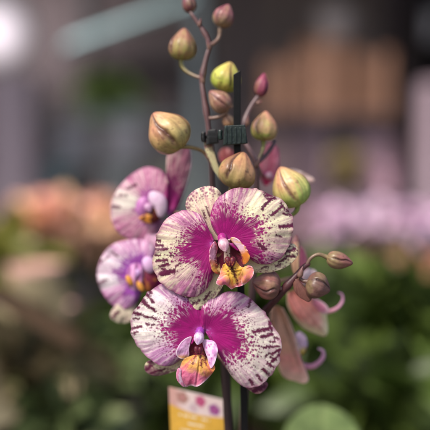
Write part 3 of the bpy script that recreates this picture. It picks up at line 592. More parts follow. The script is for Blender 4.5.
patch(lip, (148, 280), [(142, 272), (150, 268), (156, 274), (156, 285), (149, 291), (143, 287)], Y4, lambda x, y, r, p: 10 + 3 * (1 - r * r), lambda x, y, r, p: mix(lin(120, 34, 64), lin(186, 110, 60), ss(.5, .7, fbm(x / 4, y / 4, 6))), 40, 20, True)
for cx, cy in ((129.5, 281), (140.5, 287)):
    loft(lip, (cx - 2.6, cy - 5, Y4 - 15 * PX), (cx + 2.6, cy + 4, Y4 - 16 * PX), 4.6, lambda t: np.sin(np.pi * t) ** .5, lambda t, th: np.broadcast_to(lin(214, 150, 66), t.shape + (3,)), 14, 16)
lip.build('lip', M_PETAL, f4, thick=.0006)

def back_col(B, ax_to, core, edge, tip, seed):
    """back of a sepal: lengthwise veins, a strong midrib, paler margins and a pinker tip"""
    d0 = np.array(ax_to, float) - B; L = np.linalg.norm(d0); u = d0 / L
    def f(x, y, r, phi):
        s_ = ((x - B[0]) * u[0] + (y - B[1]) * u[1]) / L; n_ = (-(x - B[0]) * u[1] + (y - B[1]) * u[0])
        k = n_ / (3 + 9 * np.sin(np.pi * np.clip(s_, .02, .98)))
        v = vn(k * 7, s_ * 2, seed); c = mix(core, core * .62, ss(.4, .75, v) * .8)
        c = mix(c, tip, ss(.35, 1.0, s_ + .4 * (fbm(x / 7, y / 7, seed) - .5)))
        c = mix(c, edge, .85 * ss(.72, .97, r + .12 * (fbm(x / 4, y / 4, seed + 3) - .5)))
        c = mix(c, core * .5, .7 * ss(.10, .03, np.abs(k)))
        return c * (1 + .3 * (fbm(x / 5, y / 5, seed + 6) - .5))[..., None]
    return f
# ---- flower 5, back right, seen from behind its sepals
Y5 = .66; PEACH = lin(206, 156, 140)
f5 = flower((300, 276, Y5 - 2 * PX), (312, 288, Y5 - 4 * PX), 9, Y5, [(299, 277, Y5), (288, 279, Y5 - 6 * PX), (272, 284, .652), (256, 292, .652)], cap=lin(226, 196, 210), body=lin(206, 120, 150))
B = (292, 291)
part('sepal', f5, B, [(287, 293), (287, 304), (290.5, 313), (296, 321), (303, 328), (313, 333), (324, 336.5), (328, 331), (327, 318), (325, 306), (316, 299), (304, 292)], Y5, petal_fwd(4, 9, 10, 2, 3, B=B, seed=51), back_col(B, (326, 335), lin(232, 150, 140), lin(248, 238, 196), lin(246, 196, 180), 51), 110, 60)
B = (301, 287)
part('petal', f5, B, [(295, 272), (293, 257), (296, 248), (302, 247), (307, 257), (309, 274)], Y5, petal_fwd(1, 3, 3, B=B, seed=52), sepal_col(B, lin(214, 130, 150), lin(180, 74, 110), .7, 0, (), 52), 70, 40)
B = (297, 282)
part('sepal', f5, B, [(291.5, 268), (290.5, 250), (293.5, 238), (297.5, 234.5), (300, 245), (299.5, 262), (300.5, 276)], .64, petal_fwd(1, 3, 3, B=B, seed=53), sepal_col(B, lin(222, 190, 150), lin(196, 130, 120), .5, 0, (), 53, .75), 90, 50)
B = (307, 286)
part('petal', f5, B, [(302, 282), (303, 273), (309, 268.5), (316, 271), (319, 280), (315, 289)], Y5 - 8 * PX, petal_fwd(1, 3, 3, B=B, seed=54), sepal_col(B, lin(236, 222, 222), lin(214, 170, 190), .35, 0, (), 54), 60, 36)
lip = MB(); patch(lip, (312, 304), [(305, 296), (312, 297), (321, 301), (327, 306), (329, 312), (322, 314), (312, 311)], Y5 - 6 * PX, lambda x, y, r, p: 4 * (1 - r * r), back_col((305, 298), (328, 312), lin(216, 128, 146), lin(240, 200, 206), lin(222, 140, 170), 57), 40, 20, True); tube(lip, [(316, 306, Y5), (323, 312, Y5), (331, 311, Y5 + .001), (338, 307.5, Y5 + .002), (342.5, 301, Y5 + .003), (342, 294.5, Y5 + .003), (338, 292.5, Y5 + .002)], [4.2, 3.0, 2.1, 1.9, 1.6, 1.2, .5], lambda t: mix(lin(220, 150, 150), lin(214, 160, 200), t), 50, 14)
lip.build('lip', M_PETAL, f5)
# ---- flower 6, back right lower
Y6 = .664
f6 = flower((289, 345, Y6), (300, 350, Y6 - 4 * PX), 9, Y6, [(288, 342, Y6), (280, 330, Y6 + 4 * PX), (268, 322, .656), (252, 318, .652)])
B = (277, 306)
part('sepal', f6, B, [(271, 306), (270, 320), (273, 345), (279, 369), (285, 378), (295, 381.3), (304, 383.7), (308.7, 379.5), (306, 370), (301, 357), (297, 340), (290.5, 322), (283, 308)], Y6 - 8 * PX, petal_fwd(3, 9, 10, 2, 3, B=B, seed=61), back_col(B, (304, 383), lin(222, 170, 142), lin(248, 214, 196), lin(246, 158, 162), 61), 120, 70)
B = (299, 345)
part('petal', f6, B, [(294, 336), (299, 331.5), (305.5, 336), (307.5, 345), (304, 353.5), (298, 356)], Y6, petal_fwd(1, 3, 3, B=B, seed=62), lambda x, y, r, p: mix(lin(222, 192, 220), lin(226, 196, 104), ss(345, 351, y + 3 * (fbm(x / 3, y / 3, 2) - .5))), 60, 36)
lip = MB(); tube(lip, [(297, 362, Y6), (303, 366, Y6), (312, 366.5, Y6), (319, 362.5, Y6), (323.5, 356, Y6), (322.5, 350.5, Y6), (318, 348.5, Y6)], [4.6, 3.4, 2.9, 2.6, 2.2, 1.7, .8], lambda t: mix(lin(210, 130, 150), lin(214, 166, 204), t), 50, 14)
lip.build('lip', M_PETAL, f6)
# ---- flower 7, behind the buds at the top right
Y7 = .676
f7 = flower((264, 172, Y7), (272, 178, Y7 - 4 * PX), 9, Y7, [(262, 176, Y7 - 2 * PX), (260, 172, .66), (258.5, 168, .65), (257.5, 165, .644)])
B = (266, 186)
part('petal', f7, B, [(258, 176), (257.5, 162), (262.5, 149), (271, 142.5), (278, 148), (280, 161), (278, 178)], Y7, petal_fwd(2, 3, 4, B=B, seed=71), sepal_col(B, lin(216, 150, 160), lin(200, 60, 110), .6, 0, (), 71, 0, lin(220, 50, 110)), 80, 44)
B = (280, 178)
part('sepal', f7, B, [(284, 169), (295, 169.5), (306, 174), (314.5, 180), (308, 184), (296, 185), (284, 186)], Y7, petal_fwd(2, 3, 3, B=B, seed=72), sepal_col(B, lin(232, 214, 204), lin(212, 160, 150), .4, 0, (), 72), 70, 40)
B = (230, 168)
part('petal', f7, B, [(224, 166), (219, 158), (220, 151), (225, 148), (232, 150), (237, 157), (236, 166)], Y7, petal_fwd(2, 3, 3, B=B, seed=73), sepal_col(B, lin(140, 84, 78), lin(170, 44, 80), .45, 0, (), 73), 70, 40)
B = (221, 180)
part('sepal', f7, B, [(213, 170), (208, 158), (204.5, 148), (204, 142), (208, 140), (212.5, 146), (217, 160), (223, 175)], .634, petal_fwd(2, 3, 3, B=B, seed=74), sepal_col(B, lin(206, 206, 158), lin(176, 130, 110), .35, 0, (), 74, .6), 80, 40)

# leaves and pot of the orchid, below the frame
def big_leaf(parent, name, a, b, width, sag, colr, mat=M_LEAF, n=40, m=17, seed=1):
    mb = MB(); a = np.array(a, float); b = np.array(b, float); t = np.linspace(0, 1, n)
    C = a + (b - a) * t[:, None]; C[:, 2] += sag * 4 * t * (1 - t)
    side = np.cross(b - a, (0, 0, 1.0)); side /= np.linalg.norm(side); s = np.linspace(-1, 1, m)
    w = width / 2 * np.clip(np.sin(np.pi * np.clip(t * .93 + .05, 0, 1) ** .8), 0, 1) ** .6
    V = C[:, None] + side * (s[None, :, None] * w[:, None, None]); V[..., 2] += .22 * np.abs(s)[None] * w[:, None]
    c = np.asarray(colr)[None, None] * (1 + .25 * (fbm(s[None] * 3, t[:, None] * 5, seed) - .5) - .18 * np.exp(-(s[None] / .08) ** 2))[..., None]
    mb.add(V, q=grid_quads(n, m), c=c.reshape(-1, 3)); return mb.build(name, mat, parent, thick=.0015)
rx, ry, rz = ROOT
for k, (dx, dy, dz, L) in enumerate([(-.17, .02, .11, .07), (.18, -.02, .10, .07), (.10, .15, .10, .06), (-.09, -.10, .10, .05)]):
    big_leaf(orchid, 'leaf', (rx, ry, rz + .12), (rx + dx, ry + dy, rz + .12 + dz * .3), .065, L, lin(70, 96, 48), seed=k)

# ------------------------------------------------------------------ stake, clips, tag
mb = MB()
def strip_box(mb, pts, w, d, c=(1, 1, 1)):
    """square-section rod along (px,py,Y) points, w px wide, d metres deep"""
    for (x0, y0, Ya), (x1, y1, Yb) in zip(pts[:-1], pts[1:]):
        v = []
        for x, y, Y in ((x0, y0, Ya), (x1, y1, Yb)):
            v += [at(x - w / 2, y, Y), at(x + w / 2, y, Y), at(x + w / 2, y, Y) + [0, d, 0], at(x - w / 2, y, Y) + [0, d, 0]]
        mb.add(v, q=[(0, 1, 5, 4), (1, 2, 6, 5), (2, 3, 7, 6), (3, 0, 4, 7), (0, 3, 2, 1), (4, 5, 6, 7)], c=c)
YS = .622
# slanted cut at the top
w = 3.6
top = [at(237 - w, 74.5, YS), at(237 + w, 70, YS), at(237 + w, 70, YS) + [0, .004, 0], at(237 - w, 74.5, YS) + [0, .004, 0]]
midp = [at(237.2 - w, 140, YS), at(237.2 + w, 140, YS), at(237.2 + w, 140, YS) + [0, .004, 0], at(237.2 - w, 140, YS) + [0, .004, 0]]
low = [at(244 - w, 400, YS), at(244 + w, 400, YS), at(244 + w, 400, YS) + [0, .004, 0], at(244 - w, 400, YS) + [0, .004, 0]]
bot = [at(247 - w, 600, YS), at(247 + w, 600, YS), at(247 + w, 600, YS) + [0, .004, 0], at(247 - w, 600, YS) + [0, .004, 0]]
q = []
for k in range(3):
    for i in range(4): q.append((k * 4 + i, k * 4 + (i + 1) % 4, k * 4 + 4 + (i + 1) % 4, k * 4 + 4 + i))
mb.add(top + midp + low + bot, q=q + [(0, 3, 2, 1), (12, 13, 14, 15)])
st = mb.build('plant_stake', M_STAKE, smooth=False, bevel=.0004)
tag(st, 'black flat plastic support stake with a slanted top, running up behind the flowers', 'stake')

def clip(name, cx, cy, wpx, hpx, Y, mat, label, stems):
    """butterfly plant clip: a jaw block with ribbed grips and a ring round the stem"""
    root = empty(name, at(cx, cy, Y), label, 'plant clip')
    mb = MB()
    x0, x1, y0, y1 = cx - wpx / 2, cx + wpx / 2, cy - hpx / 2, cy + hpx / 2
    f = [at(x0 + 1.5, y0 + 1, Y), at(x1 - 3, y0, Y), at(x1, y1 - 2, Y), at(x0, y1, Y)]
    b = [p + np.array([0, .006, 0]) for p in f]
    mb.add(f + b, q=[(3, 2, 1, 0), (4, 5, 6, 7), (0, 1, 5, 4), (1, 2, 6, 5), (2, 3, 7, 6), (3, 0, 4, 7)])
    mb.build('jaw', mat, root, smooth=False, bevel=.0006)
    for k in range(5):
        rb = MB(); xx = x0 + 3 + k * (wpx - 6) / 4
        strip_box(rb, [(xx, y0 + 3, Y - .0009), (xx + .4, y1 - 2.5, Y - .0009)], 1.5, .0012)
        rb.build('grip_rib', mat, root, smooth=False, bevel=.0002)
    rg = MB(); th = np.linspace(0, 2 * math.pi, 25)
    c = at(stems[0], stems[1], Y + .009); P = []
    for t in th: P.append((stems[0] + stems[2] * math.cos(t), stems[1] + 1.2 * math.sin(t), Y + .009 + stems[2] * PX * math.sin(t)))
    tube(rg, P, 1.5, (1, 1, 1), 40, 8); rg.build('ring', mat, root)
    hg = MB(); tube(hg, [(x0 - 2.5, cy - 5, Y + .003), (x0 - 3, cy, Y + .003), (x0 - 2.2, cy + 5, Y + .003)], 2.4, (1, 1, 1), 14, 10); hg.build('hinge', mat, root)
clip('plant_clip', 235.5, 135, 25, 21, .614, M_CLIP, 'dark green plastic clip holding the stem to the black stake', (238, 134, 6.5))
clip('plant_clip', 212.5, 137, 13, 16, .628, M_CLIPB, 'small black clip round the left stem, beside the green clip', (210, 137, 6))

YT = .672
tg = empty('plant_label', at(198, 520, YT), 'printed card label with flower photos above yellow, standing under the lower flower', 'plant label')
TL, TR, BR, BL = at(169, 387, YT), at(226, 400.5, YT + .008), at(226.5, 462, YT + .008), at(172, 462, YT)
def card(u, v, off=0.0):
    u = np.asarray(u, float)[..., None]; v = np.asarray(v, float)[..., None]
    p = (TL * (1 - u) + TR * u) * (1 - v) + (BL * (1 - u) + BR * u) * v
    return p + np.array([0, -off, 0])
def card_col(u, v):
    x = u * 57; y = v * 68
    c = np.broadcast_to(lin(230, 206, 204), u.shape + (3,)).copy()
    c = mix(c, lin(204, 150, 140), ss(16, 4, x + 3 * (fbm(x / 6, y / 6, 3) - .5)) * .8)
    for cx, cy, r, col in ((13, 7, 6, (176, 130, 120)), (31, 7, 5.5, (186, 70, 120)), (45, 13, 6, (150, 70, 140)), (24, 15, 5, (206, 186, 190))):
        a = np.arctan2(y - cy, x - cx); rr = r * 1.05 * (.9 + .08 * np.cos(5 * a + cx) + .3 * (fbm(x / 2, y / 2, 5) - .5))
        c = mix(c, lin(col), ss(1.4, -1.2, np.hypot(x - cx, y - cy) - rr)); c = mix(c, lin(206, 130, 150), .7 * ss(1.2, -.8, np.hypot(x - cx, y - cy) - 1.3))
    edge = 15 + .10 * x + 3 * np.sin(x / 16)
    c = mix(c, lin(222, 172, 72) * (1 + .2 * (fbm(x / 8, y / 8, 2) - .5))[..., None], ss(-.8, .8, y - edge))
    for ly, xa, xb, s in ((24, 9, 40, 1), (31, 18, 36, 2), (38, 10, 44, 3), (44, 14, 40, 4)):       # unreadable printed lines
        yy = y - ly - .06 * (x - 20); on = ss(.9, .5, np.abs(yy) / 1.4) * (x > xa) * (x < xb) * (vn(x / 1.3, 0 * x, s) > .36)
        c = mix(c, lin(240, 226, 200), on * .9)
    return c
mb = MB(); U, V_ = np.meshgrid(np.linspace(0, 1, 140), np.linspace(0, 1, 160), indexing='ij')
mb.add(card(U, V_).reshape(-1, 3), q=grid_quads(140, 160)[:, ::-1], c=card_col(U, V_).reshape(-1, 3))
mb.build('card', mat_col('printed_card', .35, .1, 300, .06, .05, .4), tg, thick=.0006)
mb = MB(); strip_box(mb, [(199, 462, YT + .005), (199, 600, YT + .005)], 5, .0015, (.7, .7, .68)); mb.build('pick', M_PAINT, tg, smooth=False)

# ------------------------------------------------------------------ pot of the orchid (below the frame)
def pot_mesh(mb, c, r0, r1, h, col, n=40):
    prof = [(r0 * .02, 0), (r0, 0), (r1 * .97, h * .86), (r1 * 1.05, h * .86), (r1 * 1.05, h), (r1 * .95, h), (r1 * .92, h * .9), (r1 * .02, h * .9)]
    th = np.linspace(0, 2 * math.pi, n, endpoint=False)
    V = np.array([[(c[0] + r * math.cos(a), c[1] + r * math.sin(a), c[2] + z) for r, z in prof] for a in th])
    mb.add(V, q=grid_quads(n, len(prof), True), c=col)
mb = MB(); pot_mesh(mb, ROOT, .045, .06, .12, lin(90, 84, 80)); mb.build('pot', M_PAINT, orchid, smooth=False)

# ================================================================== SETTING
def struct(name, mb, mat, smooth=False): return tag(mb.build(name, mat, smooth=smooth), kind='structure')
mb = MB(); box(mb, (-60, -30, -.2), (60, 90, 0)); struct('ground', mb, M_FLOOR)

def pxbox(mb, x0, y0, x1, y1, Y, depth, c=(1, 1, 1)):
    """box whose front face spans those photo pixels at depth Y"""
    a = at(x0, y1, Y); b = at(x1, y0, Y); return box(mb, a, (b[0], Y + depth, b[2]), c)
def zpx(py, Y): return float(at(215, py, Y)[2])
def xpx(px, Y): return float(at(px, 215, Y)[0])

# bench the orchid stands on
bench = empty('plant_bench', (0, 1.2, 0), 'low brown board bench under the pots and green plants', 'bench')
mb = MB()
for k in range(9): box(mb, (-1.1, .35 + k * .212, .69), (1.1, .35 + k * .212 + .2, .72))
mb.build('bench_top', M_BENCH, bench, smooth=False, bevel=.004)
for sx in (-1.02, .94):
    for sy in (.42, 2.12):
        mb = MB(); box(mb, (sx, sy, 0), (sx + .08, sy + .08, .69)); mb.build('leg', M_BENCH, bench, smooth=False)

# market hall behind
mb = MB(); box(mb, (-4.5, 6.6, 0), (4.5, 6.8, 3.4)); w_ = mb.build('wall', M_WALL, smooth=False); tag(w_, 'dark brown grey back wall of the market hall', 'wall')
mb = MB(); box(mb, (-4.7, 3.2, 0), (-4.5, 6.8, 3.4)); w_ = mb.build('wall', M_WALL, smooth=False); tag(w_, 'unseen dark side wall added on the left of the hall to block light', 'wall')  # out of view, added to keep light out of the hall
mb = MB(); box(mb, (4.5, 3.2, 0), (4.7, 6.8, 3.4)); w_ = mb.build('wall', M_WALL, smooth=False); tag(w_, 'unseen dark side wall added on the right of the hall to block light', 'wall')  # likewise out of view, added as a light blocker
mb = MB(); box(mb, (-4.9, 3.2, 3.0), (4.9, 7.0, 3.12)); w_ = mb.build('roof', M_DARK, smooth=False); tag(w_, 'unseen dark flat roof added over the market hall to block sky light', 'roof')  # unseen roof, added so the hall behind stays in shade

def leaves(mb, n, c, rad, size, asp, cols, rng, up=.35, shell=.55, curl=.25):
    """n leaf blades spread through an ellipsoid"""
    c = np.asarray(c, float); rad = np.asarray(rad, float)
    d = rng.normal(size=(n, 3)); d /= np.linalg.norm(d, axis=1)[:, None]
    rr = (shell + (1 - shell) * rng.random(n))[:, None] ** 1.0 * (.35 + .65 * rng.random((n, 1)) ** .4)
    p = c + d * rad * rr
    ax = d * [1, 1, .7] + [0, 0, up] + .6 * rng.normal(size=(n, 3)); ax /= np.linalg.norm(ax, axis=1)[:, None]
    sd = np.cross(ax, rng.normal(size=(n, 3))); sd /= np.linalg.norm(sd, axis=1)[:, None]; nn = np.cross(ax, sd)
    L = size * (.6 + .8 * rng.random((n, 1))); W = L * asp / 2
    ts = [0, .3, .65, 1.0]; ws = [.12, .9, .8, .05]
    V = []
    for t, wv in zip(ts, ws):
        mid = p + ax * L * t - nn * L * curl * t * t - np.array([0, 0, 1]) * L * .25 * t * t
        for s in (-1, 0, 1): V.append(mid + sd * W * wv * s + nn * (abs(s) * .18 * W * wv))
    V = np.stack(V, 1)
    q1 = [(r * 3 + s, r * 3 + s + 1, r * 3 + s + 4, r * 3 + s + 3) for r in range(3) for s in range(2)]
    q = (np.arange(n)[:, None, None] * 12 + np.array(q1)[None]).reshape(-1, 4)
    cols = np.asarray(cols); cc = cols[rng.integers(0, len(cols), n)] * (.7 + .6 * rng.random((n, 1)))
    mb.add(V.reshape(-1, 3), q=q, c=np.repeat(cc, 12, 0))
def bush(name, label, cat, px, py, Y, rpx, hpx, n, size, asp, cols, floor_z, group=None, blooms=None, seed=1, potc=None, potr=None):
    """potted plant: foliage (and blooms) centred on a photo pixel at depth Y, standing on floor_z"""
    rng = np.random.default_rng(seed); c = at(px, py, Y); k = Y / F
    root = empty(name, (c[0], Y, floor_z), label, cat, group)
    mb = MB(); leaves(mb, n, c, (rpx * k, rpx * k * .8, hpx * k), size, asp, cols, rng)
    mb.build('foliage', M_LEAF, root)
    zb = c[2] - hpx * k * .55; pr = potr or rpx * k * .45
    ph = max(.05, min(.14, zb - floor_z))
    mb = MB(); pot_mesh(mb, (c[0], Y, floor_z), pr * .72, pr, ph, lin(potc or (84, 66, 58))); mb.build('pot', M_PAINT, root, smooth=False)
    if zb - floor_z - ph > -.02:
        mb = MB()
        for j in range(7):
            a = rng.random() * 6.28; s0 = np.array([c[0] + .3 * pr * math.cos(a), Y + .3 * pr * math.sin(a), floor_z + ph * .85]); s1 = c + rng.normal(size=3) * [rpx * k * .4, rpx * k * .3, hpx * k * .3]
            w3 = .003; mb.add([s0 - [w3, 0, 0], s0 + [w3, 0, 0], s1 + [w3, 0, 0], s1 - [w3, 0, 0], s0 - [0, w3, 0], s0 + [0, w3, 0], s1 + [0, w3, 0], s1 - [0, w3, 0]], q=[(0, 1, 2, 3), (4, 5, 6, 7)], c=lin(70, 74, 44))
        mb.build('stem', M_LEAF, root)
    if blooms:
        bn, bs, bc = blooms; mb = MB()
        leaves(mb, bn, c + [0, -.2 * rpx * k, .35 * hpx * k], (rpx * k * 1.0, rpx * k * .7, hpx * k * .75), bs, .85, [lin(b) for b in bc], rng, .2, .7, .1)
        mb.build('bloom', M_BLOOM, root)
    return root
GD = [lin(58, 74, 28), lin(74, 92, 36), lin(46, 58, 25), lin(94, 112, 48)]
GL = [lin(98, 112, 70), lin(120, 128, 90), lin(80, 92, 56)]
GM = [lin(60, 80, 40), lin(84, 104, 52), lin(44, 60, 32)]
BZ = .722
# green mass at the lower right and in the middle
spec = [(262, 345, 1.35, 52, 60, 'dark bushy green plant directly behind the orchid stake'), (330, 330, 1.55, 58, 60, 'dense green leafy plant beyond the round right-hand buds'),
        (400, 340, 1.45, 58, 62, 'dense green leafy plant at the right edge below the pink flowers'), (375, 415, 1.2, 64, 46, 'low dark green plant in the bottom right corner'),
        (180, 350, 1.5, 46, 62, 'dark green plant behind the left petals of the lower flower'), (300, 405, 1.75, 60, 50, 'shaded green plant behind the pale rounded leaf')]
for i, (px, py, Y, rp, hp, lb) in enumerate(spec):
    bush('leafy_plant', lb, 'plant', px, py, Y, rp, hp, 420, .085, .5, GD, BZ, 'green foliage plants on the bench', seed=100 + i)
# left lower plants
bush('leafy_plant', 'light green bushy plant low on the left, left of the plant label', 'plant', 98, 378, 1.25, 24, 26, 110, .07, .7, GL, BZ, 'green foliage plants on the bench', seed=120)
bush('leafy_plant', 'dark green plant below the left back flowers', 'plant', 140, 352, 1.65, 40, 46, 300, .08, .5, GD, BZ, 'green foliage plants on the bench', seed=121)
bush('leafy_plant', 'yellow green plant at the left edge under the orange flowers', 'plant', 8, 262, 1.9, 30, 34, 220, .08, .45, [lin(156, 152, 70), lin(120, 122, 60)], BZ, 'green foliage plants on the bench', seed=122)
bush('leafy_plant', 'grey beige leaved plant in the lower left corner', 'plant', 18, 376, 1.2, 34, 36, 90, .10, .7, [lin(160, 146, 116), lin(130, 116, 88), lin(96, 96, 62)], BZ, 'green foliage plants on the bench', seed=123)
bush('leafy_plant', 'small bright green plant at the bottom left edge of the bench', 'plant', 62, 425, 1.15, 30, 22, 90, .06, .6, GL, BZ, 'green foliage plants on the bench', seed=124)
# peach flowers at the left
for i, (px, py, Y, rp, hp, lb) in enumerate([(62, 226, 1.95, 30, 22, 'plant with orange peach blossoms, leftmost of the peach flowering pots'), (100, 232, 2.0, 28, 24, 'plant with pinkish peach blossoms just left of the orchid'), (30, 226, 2.1, 20, 18, 'small plant with dull peach blossoms behind the orange one')]):
    bush('flowering_plant', lb, 'flowering plant', px, py, Y, rp, hp, 60, .06, .5, GM, BZ, 'peach flowering plants on the bench', (150, .05, [(240, 190, 156), (238, 176, 158), (240, 200, 146), (232, 180, 168)]), seed=140 + i)
# pale pink pots lower left
for i, (px, py, w, h, Y, c, lb) in enumerate([(36, 284, 54, 40, 1.45, (206, 164, 150), 'wide dusty pink clay pot at the left among the plants'), (58, 316, 34, 24, 1.36, (196, 156, 146), 'smaller grey pink clay pot in front of the wide one')]):
    k = Y / F; c0 = at(px, py + h / 2, Y); mb = MB(); root = empty('clay_pot', (c0[0], Y, BZ), lb, 'pot', 'clay pots at the left')
    pot_mesh(mb, (c0[0], Y, c0[2]), w * k * .36, w * k * .5, h * k, lin(c)); mb.build('body', M_PAINT, root, smooth=False)
    mb = MB(); pot_mesh(mb, (c0[0], Y, BZ), w * k * .42, w * k * .3, c0[2] - BZ - .004, lin(90, 70, 56)); mb.build('stand', M_PAINT, root, smooth=False)
mb = MB(); a = at(-10, 292, 1.14); b = at(76, 344, 1.12)
dv = (b - a) / np.linalg.norm(b - a); sdv = np.cross(dv, (0, 1, 0)); sdv /= np.linalg.norm(sdv)
w1 = .009; d1 = np.array([0, .03, 0])
mb.add([a - sdv * w1, a + sdv * w1, b + sdv * w1, b - sdv * w1, a - sdv * w1 + d1, a + sdv * w1 + d1, b + sdv * w1 + d1, b - sdv * w1 + d1], q=[(0, 1, 2, 3), (7, 6, 5, 4), (0, 4, 5, 1), (1, 5, 6, 2), (2, 6, 7, 3), (3, 7, 4, 0)], c=lin(66, 48, 32))
ws = tag(mb.build('wooden_stick', M_PAINT, smooth=False), 'brown wooden stick slanting down between the plants at the left', 'stick')
mb = MB(); box(mb, (b[0] - .006, b[1] + .004, BZ), (b[0] - .001, b[1] + .009, b[2] - .004), lin(40, 34, 22)); mb.build('prop', M_PAINT, ws, smooth=False)
# pale green rounded leaf at the bottom right: a neighbour plant
bl = empty('broad_leaf_plant', (xpx(318, .86), .86, BZ), 'pale green broad rounded leaf standing up at the bottom edge, right of the stake', 'plant')
p0 = at(330, 560, .84); p1 = at(322, 409, .80)
mb = MB(); Bq = (322, 470)
patch(mb, Bq, [(288, 470), (283, 442), (287, 425), (297, 413), (310, 406.5), (322, 404.5), (336, 408.5), (349, 417), (359, 432), (362, 448), (356, 470)], .80, lambda x, y, r, p: 8 * (1 - r * r) - 10 * ss(6, 0, np.abs(x - 321)) * .2 + .25 * (y - 440), lambda x, y, r, p: mix(lin(146, 164, 100), lin(114, 136, 78), fbm(x / 14, y / 14, 4)) * (1 - .15 * ss(4, 0, np.abs(x - 321)))[..., None], 90, 40)
mb.build('leaf', M_LEAF, bl, thick=.002)
mb = MB(); tube(mb, [(322, 468, .80), (322, 520, .82), (318, 560, .85)], [9, 8, 7], lin(96, 124, 66), 24, 12); mb.build('stem', M_LEAF, bl)
mb = MB(); pot_mesh(mb, (xpx(318, .86), .86, BZ), .05, .065, .11, lin(80, 70, 66)); mb.build('pot', M_PAINT, bl, smooth=False)

# table with pink flowers at the right
TZ = .93
tb = empty('display_table', (.55, 2.8, 0), 'dark table carrying the row of pink flowers at the right', 'table')
mb = MB(); box(mb, (-.05, 2.45, TZ - .04), (1.5, 3.2, TZ)); mb.build('tabletop', M_BENCH, tb, smooth=False)
for sx in (0, 1.4):
    for sy in (2.5, 3.1):
        mb = MB(); box(mb, (sx, sy, 0), (sx + .06, sy + .06, TZ - .04)); mb.build('leg', M_BENCH, tb, smooth=False)
for i, (px, py, rp, Y, cc) in enumerate([(312, 226, 16, 2.75, 0), (345, 228, 19, 2.6, 1), (382, 226, 20, 2.7, 1), (412, 227, 20, 2.6, 1), (440, 226, 20, 2.7, 1)]):
    lb = ['pale muted pink flowering pot nearest the orchid in the pink row', 'mauve pink flowering pot right of the palest one in the row', 'lilac pink flowering pot in the middle of the pink row', 'bright lilac pink flowering pot near the right edge', 'last lilac flowering pot cut by the right edge'][i]
    bush('pink_flowering_plant', lb, 'flowering plant', px, py, Y, rp, 16, 60, .05, .5, GM, TZ, 'pink flowering plants on the table', (150, .045, [(232, 200, 224), (226, 186, 214), (234, 210, 226)] if cc else [(200, 166, 184), (176, 146, 156)]), seed=160 + i)
bush('flowering_plant', 'peach orange blossom pot low at the right edge', 'flowering plant', 416, 274, 1.95, 16, 14, 50, .05, .5, GM, BZ, None, (60, .045, [(224, 170, 140), (210, 150, 126)]), seed=170)
bush('flowering_plant', 'dull rose blossom pot between the buds and the pink row', 'flowering plant', 380, 262, 2.0, 22, 12, 70, .05, .5, GM, BZ, None, (60, .045, [(170, 136, 126), (150, 126, 100)]), seed=171)

# shelf with crates at the right
SY = 4.3
sh = empty('shelf_unit', (xpx(335, SY), SY, 0), 'dark shelf unit holding wooden crates and boxes at the right', 'shelf')
for py, cc in ((114, (92, 76, 78)), (196, (120, 100, 108))):
    mb = MB(); z = zpx(py, SY); box(mb, (xpx(244, SY), SY - .02, z - .035), (xpx(405, SY), SY + .5, z), lin(cc)); mb.build('shelf_board', M_PAINT, sh, smooth=False)
for px in (246, 401):
    for dy in (0, .44):
        mb = MB(); z = zpx(-40, SY); box(mb, (xpx(px, SY) - .02, SY + dy, 0), (xpx(px, SY) + .02, SY + dy + .04, z), lin(58, 46, 48)); mb.build('upright', M_PAINT, sh, smooth=False)
z0 = zpx(114, SY)
for i, (xa, xb, yt, lb) in enumerate([(266, 294, 58, 'left wooden crate on the upper shelf, the smallest of the three'), (301, 346, 42, 'middle wooden crate on the upper shelf, the tallest one'), (354, 392, 50, 'right wooden crate on the upper shelf, beside the black post')]):
    x0, x1, zt = xpx(xa, SY), xpx(xb, SY), zpx(yt, SY); h = zt - z0
    root = empty('wooden_crate', ((x0 + x1) / 2, SY + .18, z0), lb, 'crate', 'wooden crates on the upper shelf')
    ns = 3; pw = (x1 - x0) / ns
    mb = MB()
    for k in range(ns): box(mb, (x0 + k * pw + .006, SY + .02, z0 + .002), (x0 + (k + 1) * pw - .006, SY + .034, zt - .03 * ((k + i) % 2)), lin(206, 154, 124) * (.72, 1.12, .86, 1.2, .8)[(k + 2 * i) % 5])
    mb.build('front_panel', M_PAINT, root, smooth=False)
    for xs in (x0, x1 - .014):
        mb = MB(); box(mb, (xs, SY + .034, z0 + .002), (xs + .014, SY + .34, zt)); mb.build('side_panel', M_WOOD, root, smooth=False)
    mb = MB(); box(mb, (x0 + .014, SY + .326, z0 + .002), (x1 - .014, SY + .34, zt)); mb.build('back_panel', M_WOOD, root, smooth=False)
    mb = MB(); box(mb, (x0 + .014, SY + .034, z0 + .002), (x1 - .014, SY + .326, z0 + .012)); mb.build('bottom_panel', M_WOOD, root, smooth=False)
def bowl(name, px, py, w, h, Y, c, lb, cat='pot', group=None):
    k = Y / F; c0 = at(px, py + h / 2, Y); mb = MB(); pot_mesh(mb, c0, w * k * .3, w * k * .5, h * k, lin(c)); return tag(mb.build(name, M_PAINT, smooth=False), lb, cat, group)
k = SY / F; zt = zpx(42, SY); x0, x1 = xpx(301, SY), xpx(346, SY)
mb = MB(); box(mb, (x0 - .004, SY + .012, zt + .001), (x1 + .004, SY + .345, zt + .013), lin(190, 146, 118)); mb.build('lid', M_PAINT, bpy.data.objects['wooden_crate.001'], smooth=False)
mb = MB(); pot_mesh(mb, ((x0 + x1) / 2 + .07, SY + .16, zt + .0135), 12 * k, 20 * k, 32 * k, lin(176, 166, 164)); tag(mb.build('pale_pot', M_PAINT, smooth=False), 'pale grey pot standing on top of the middle crate', 'pot')
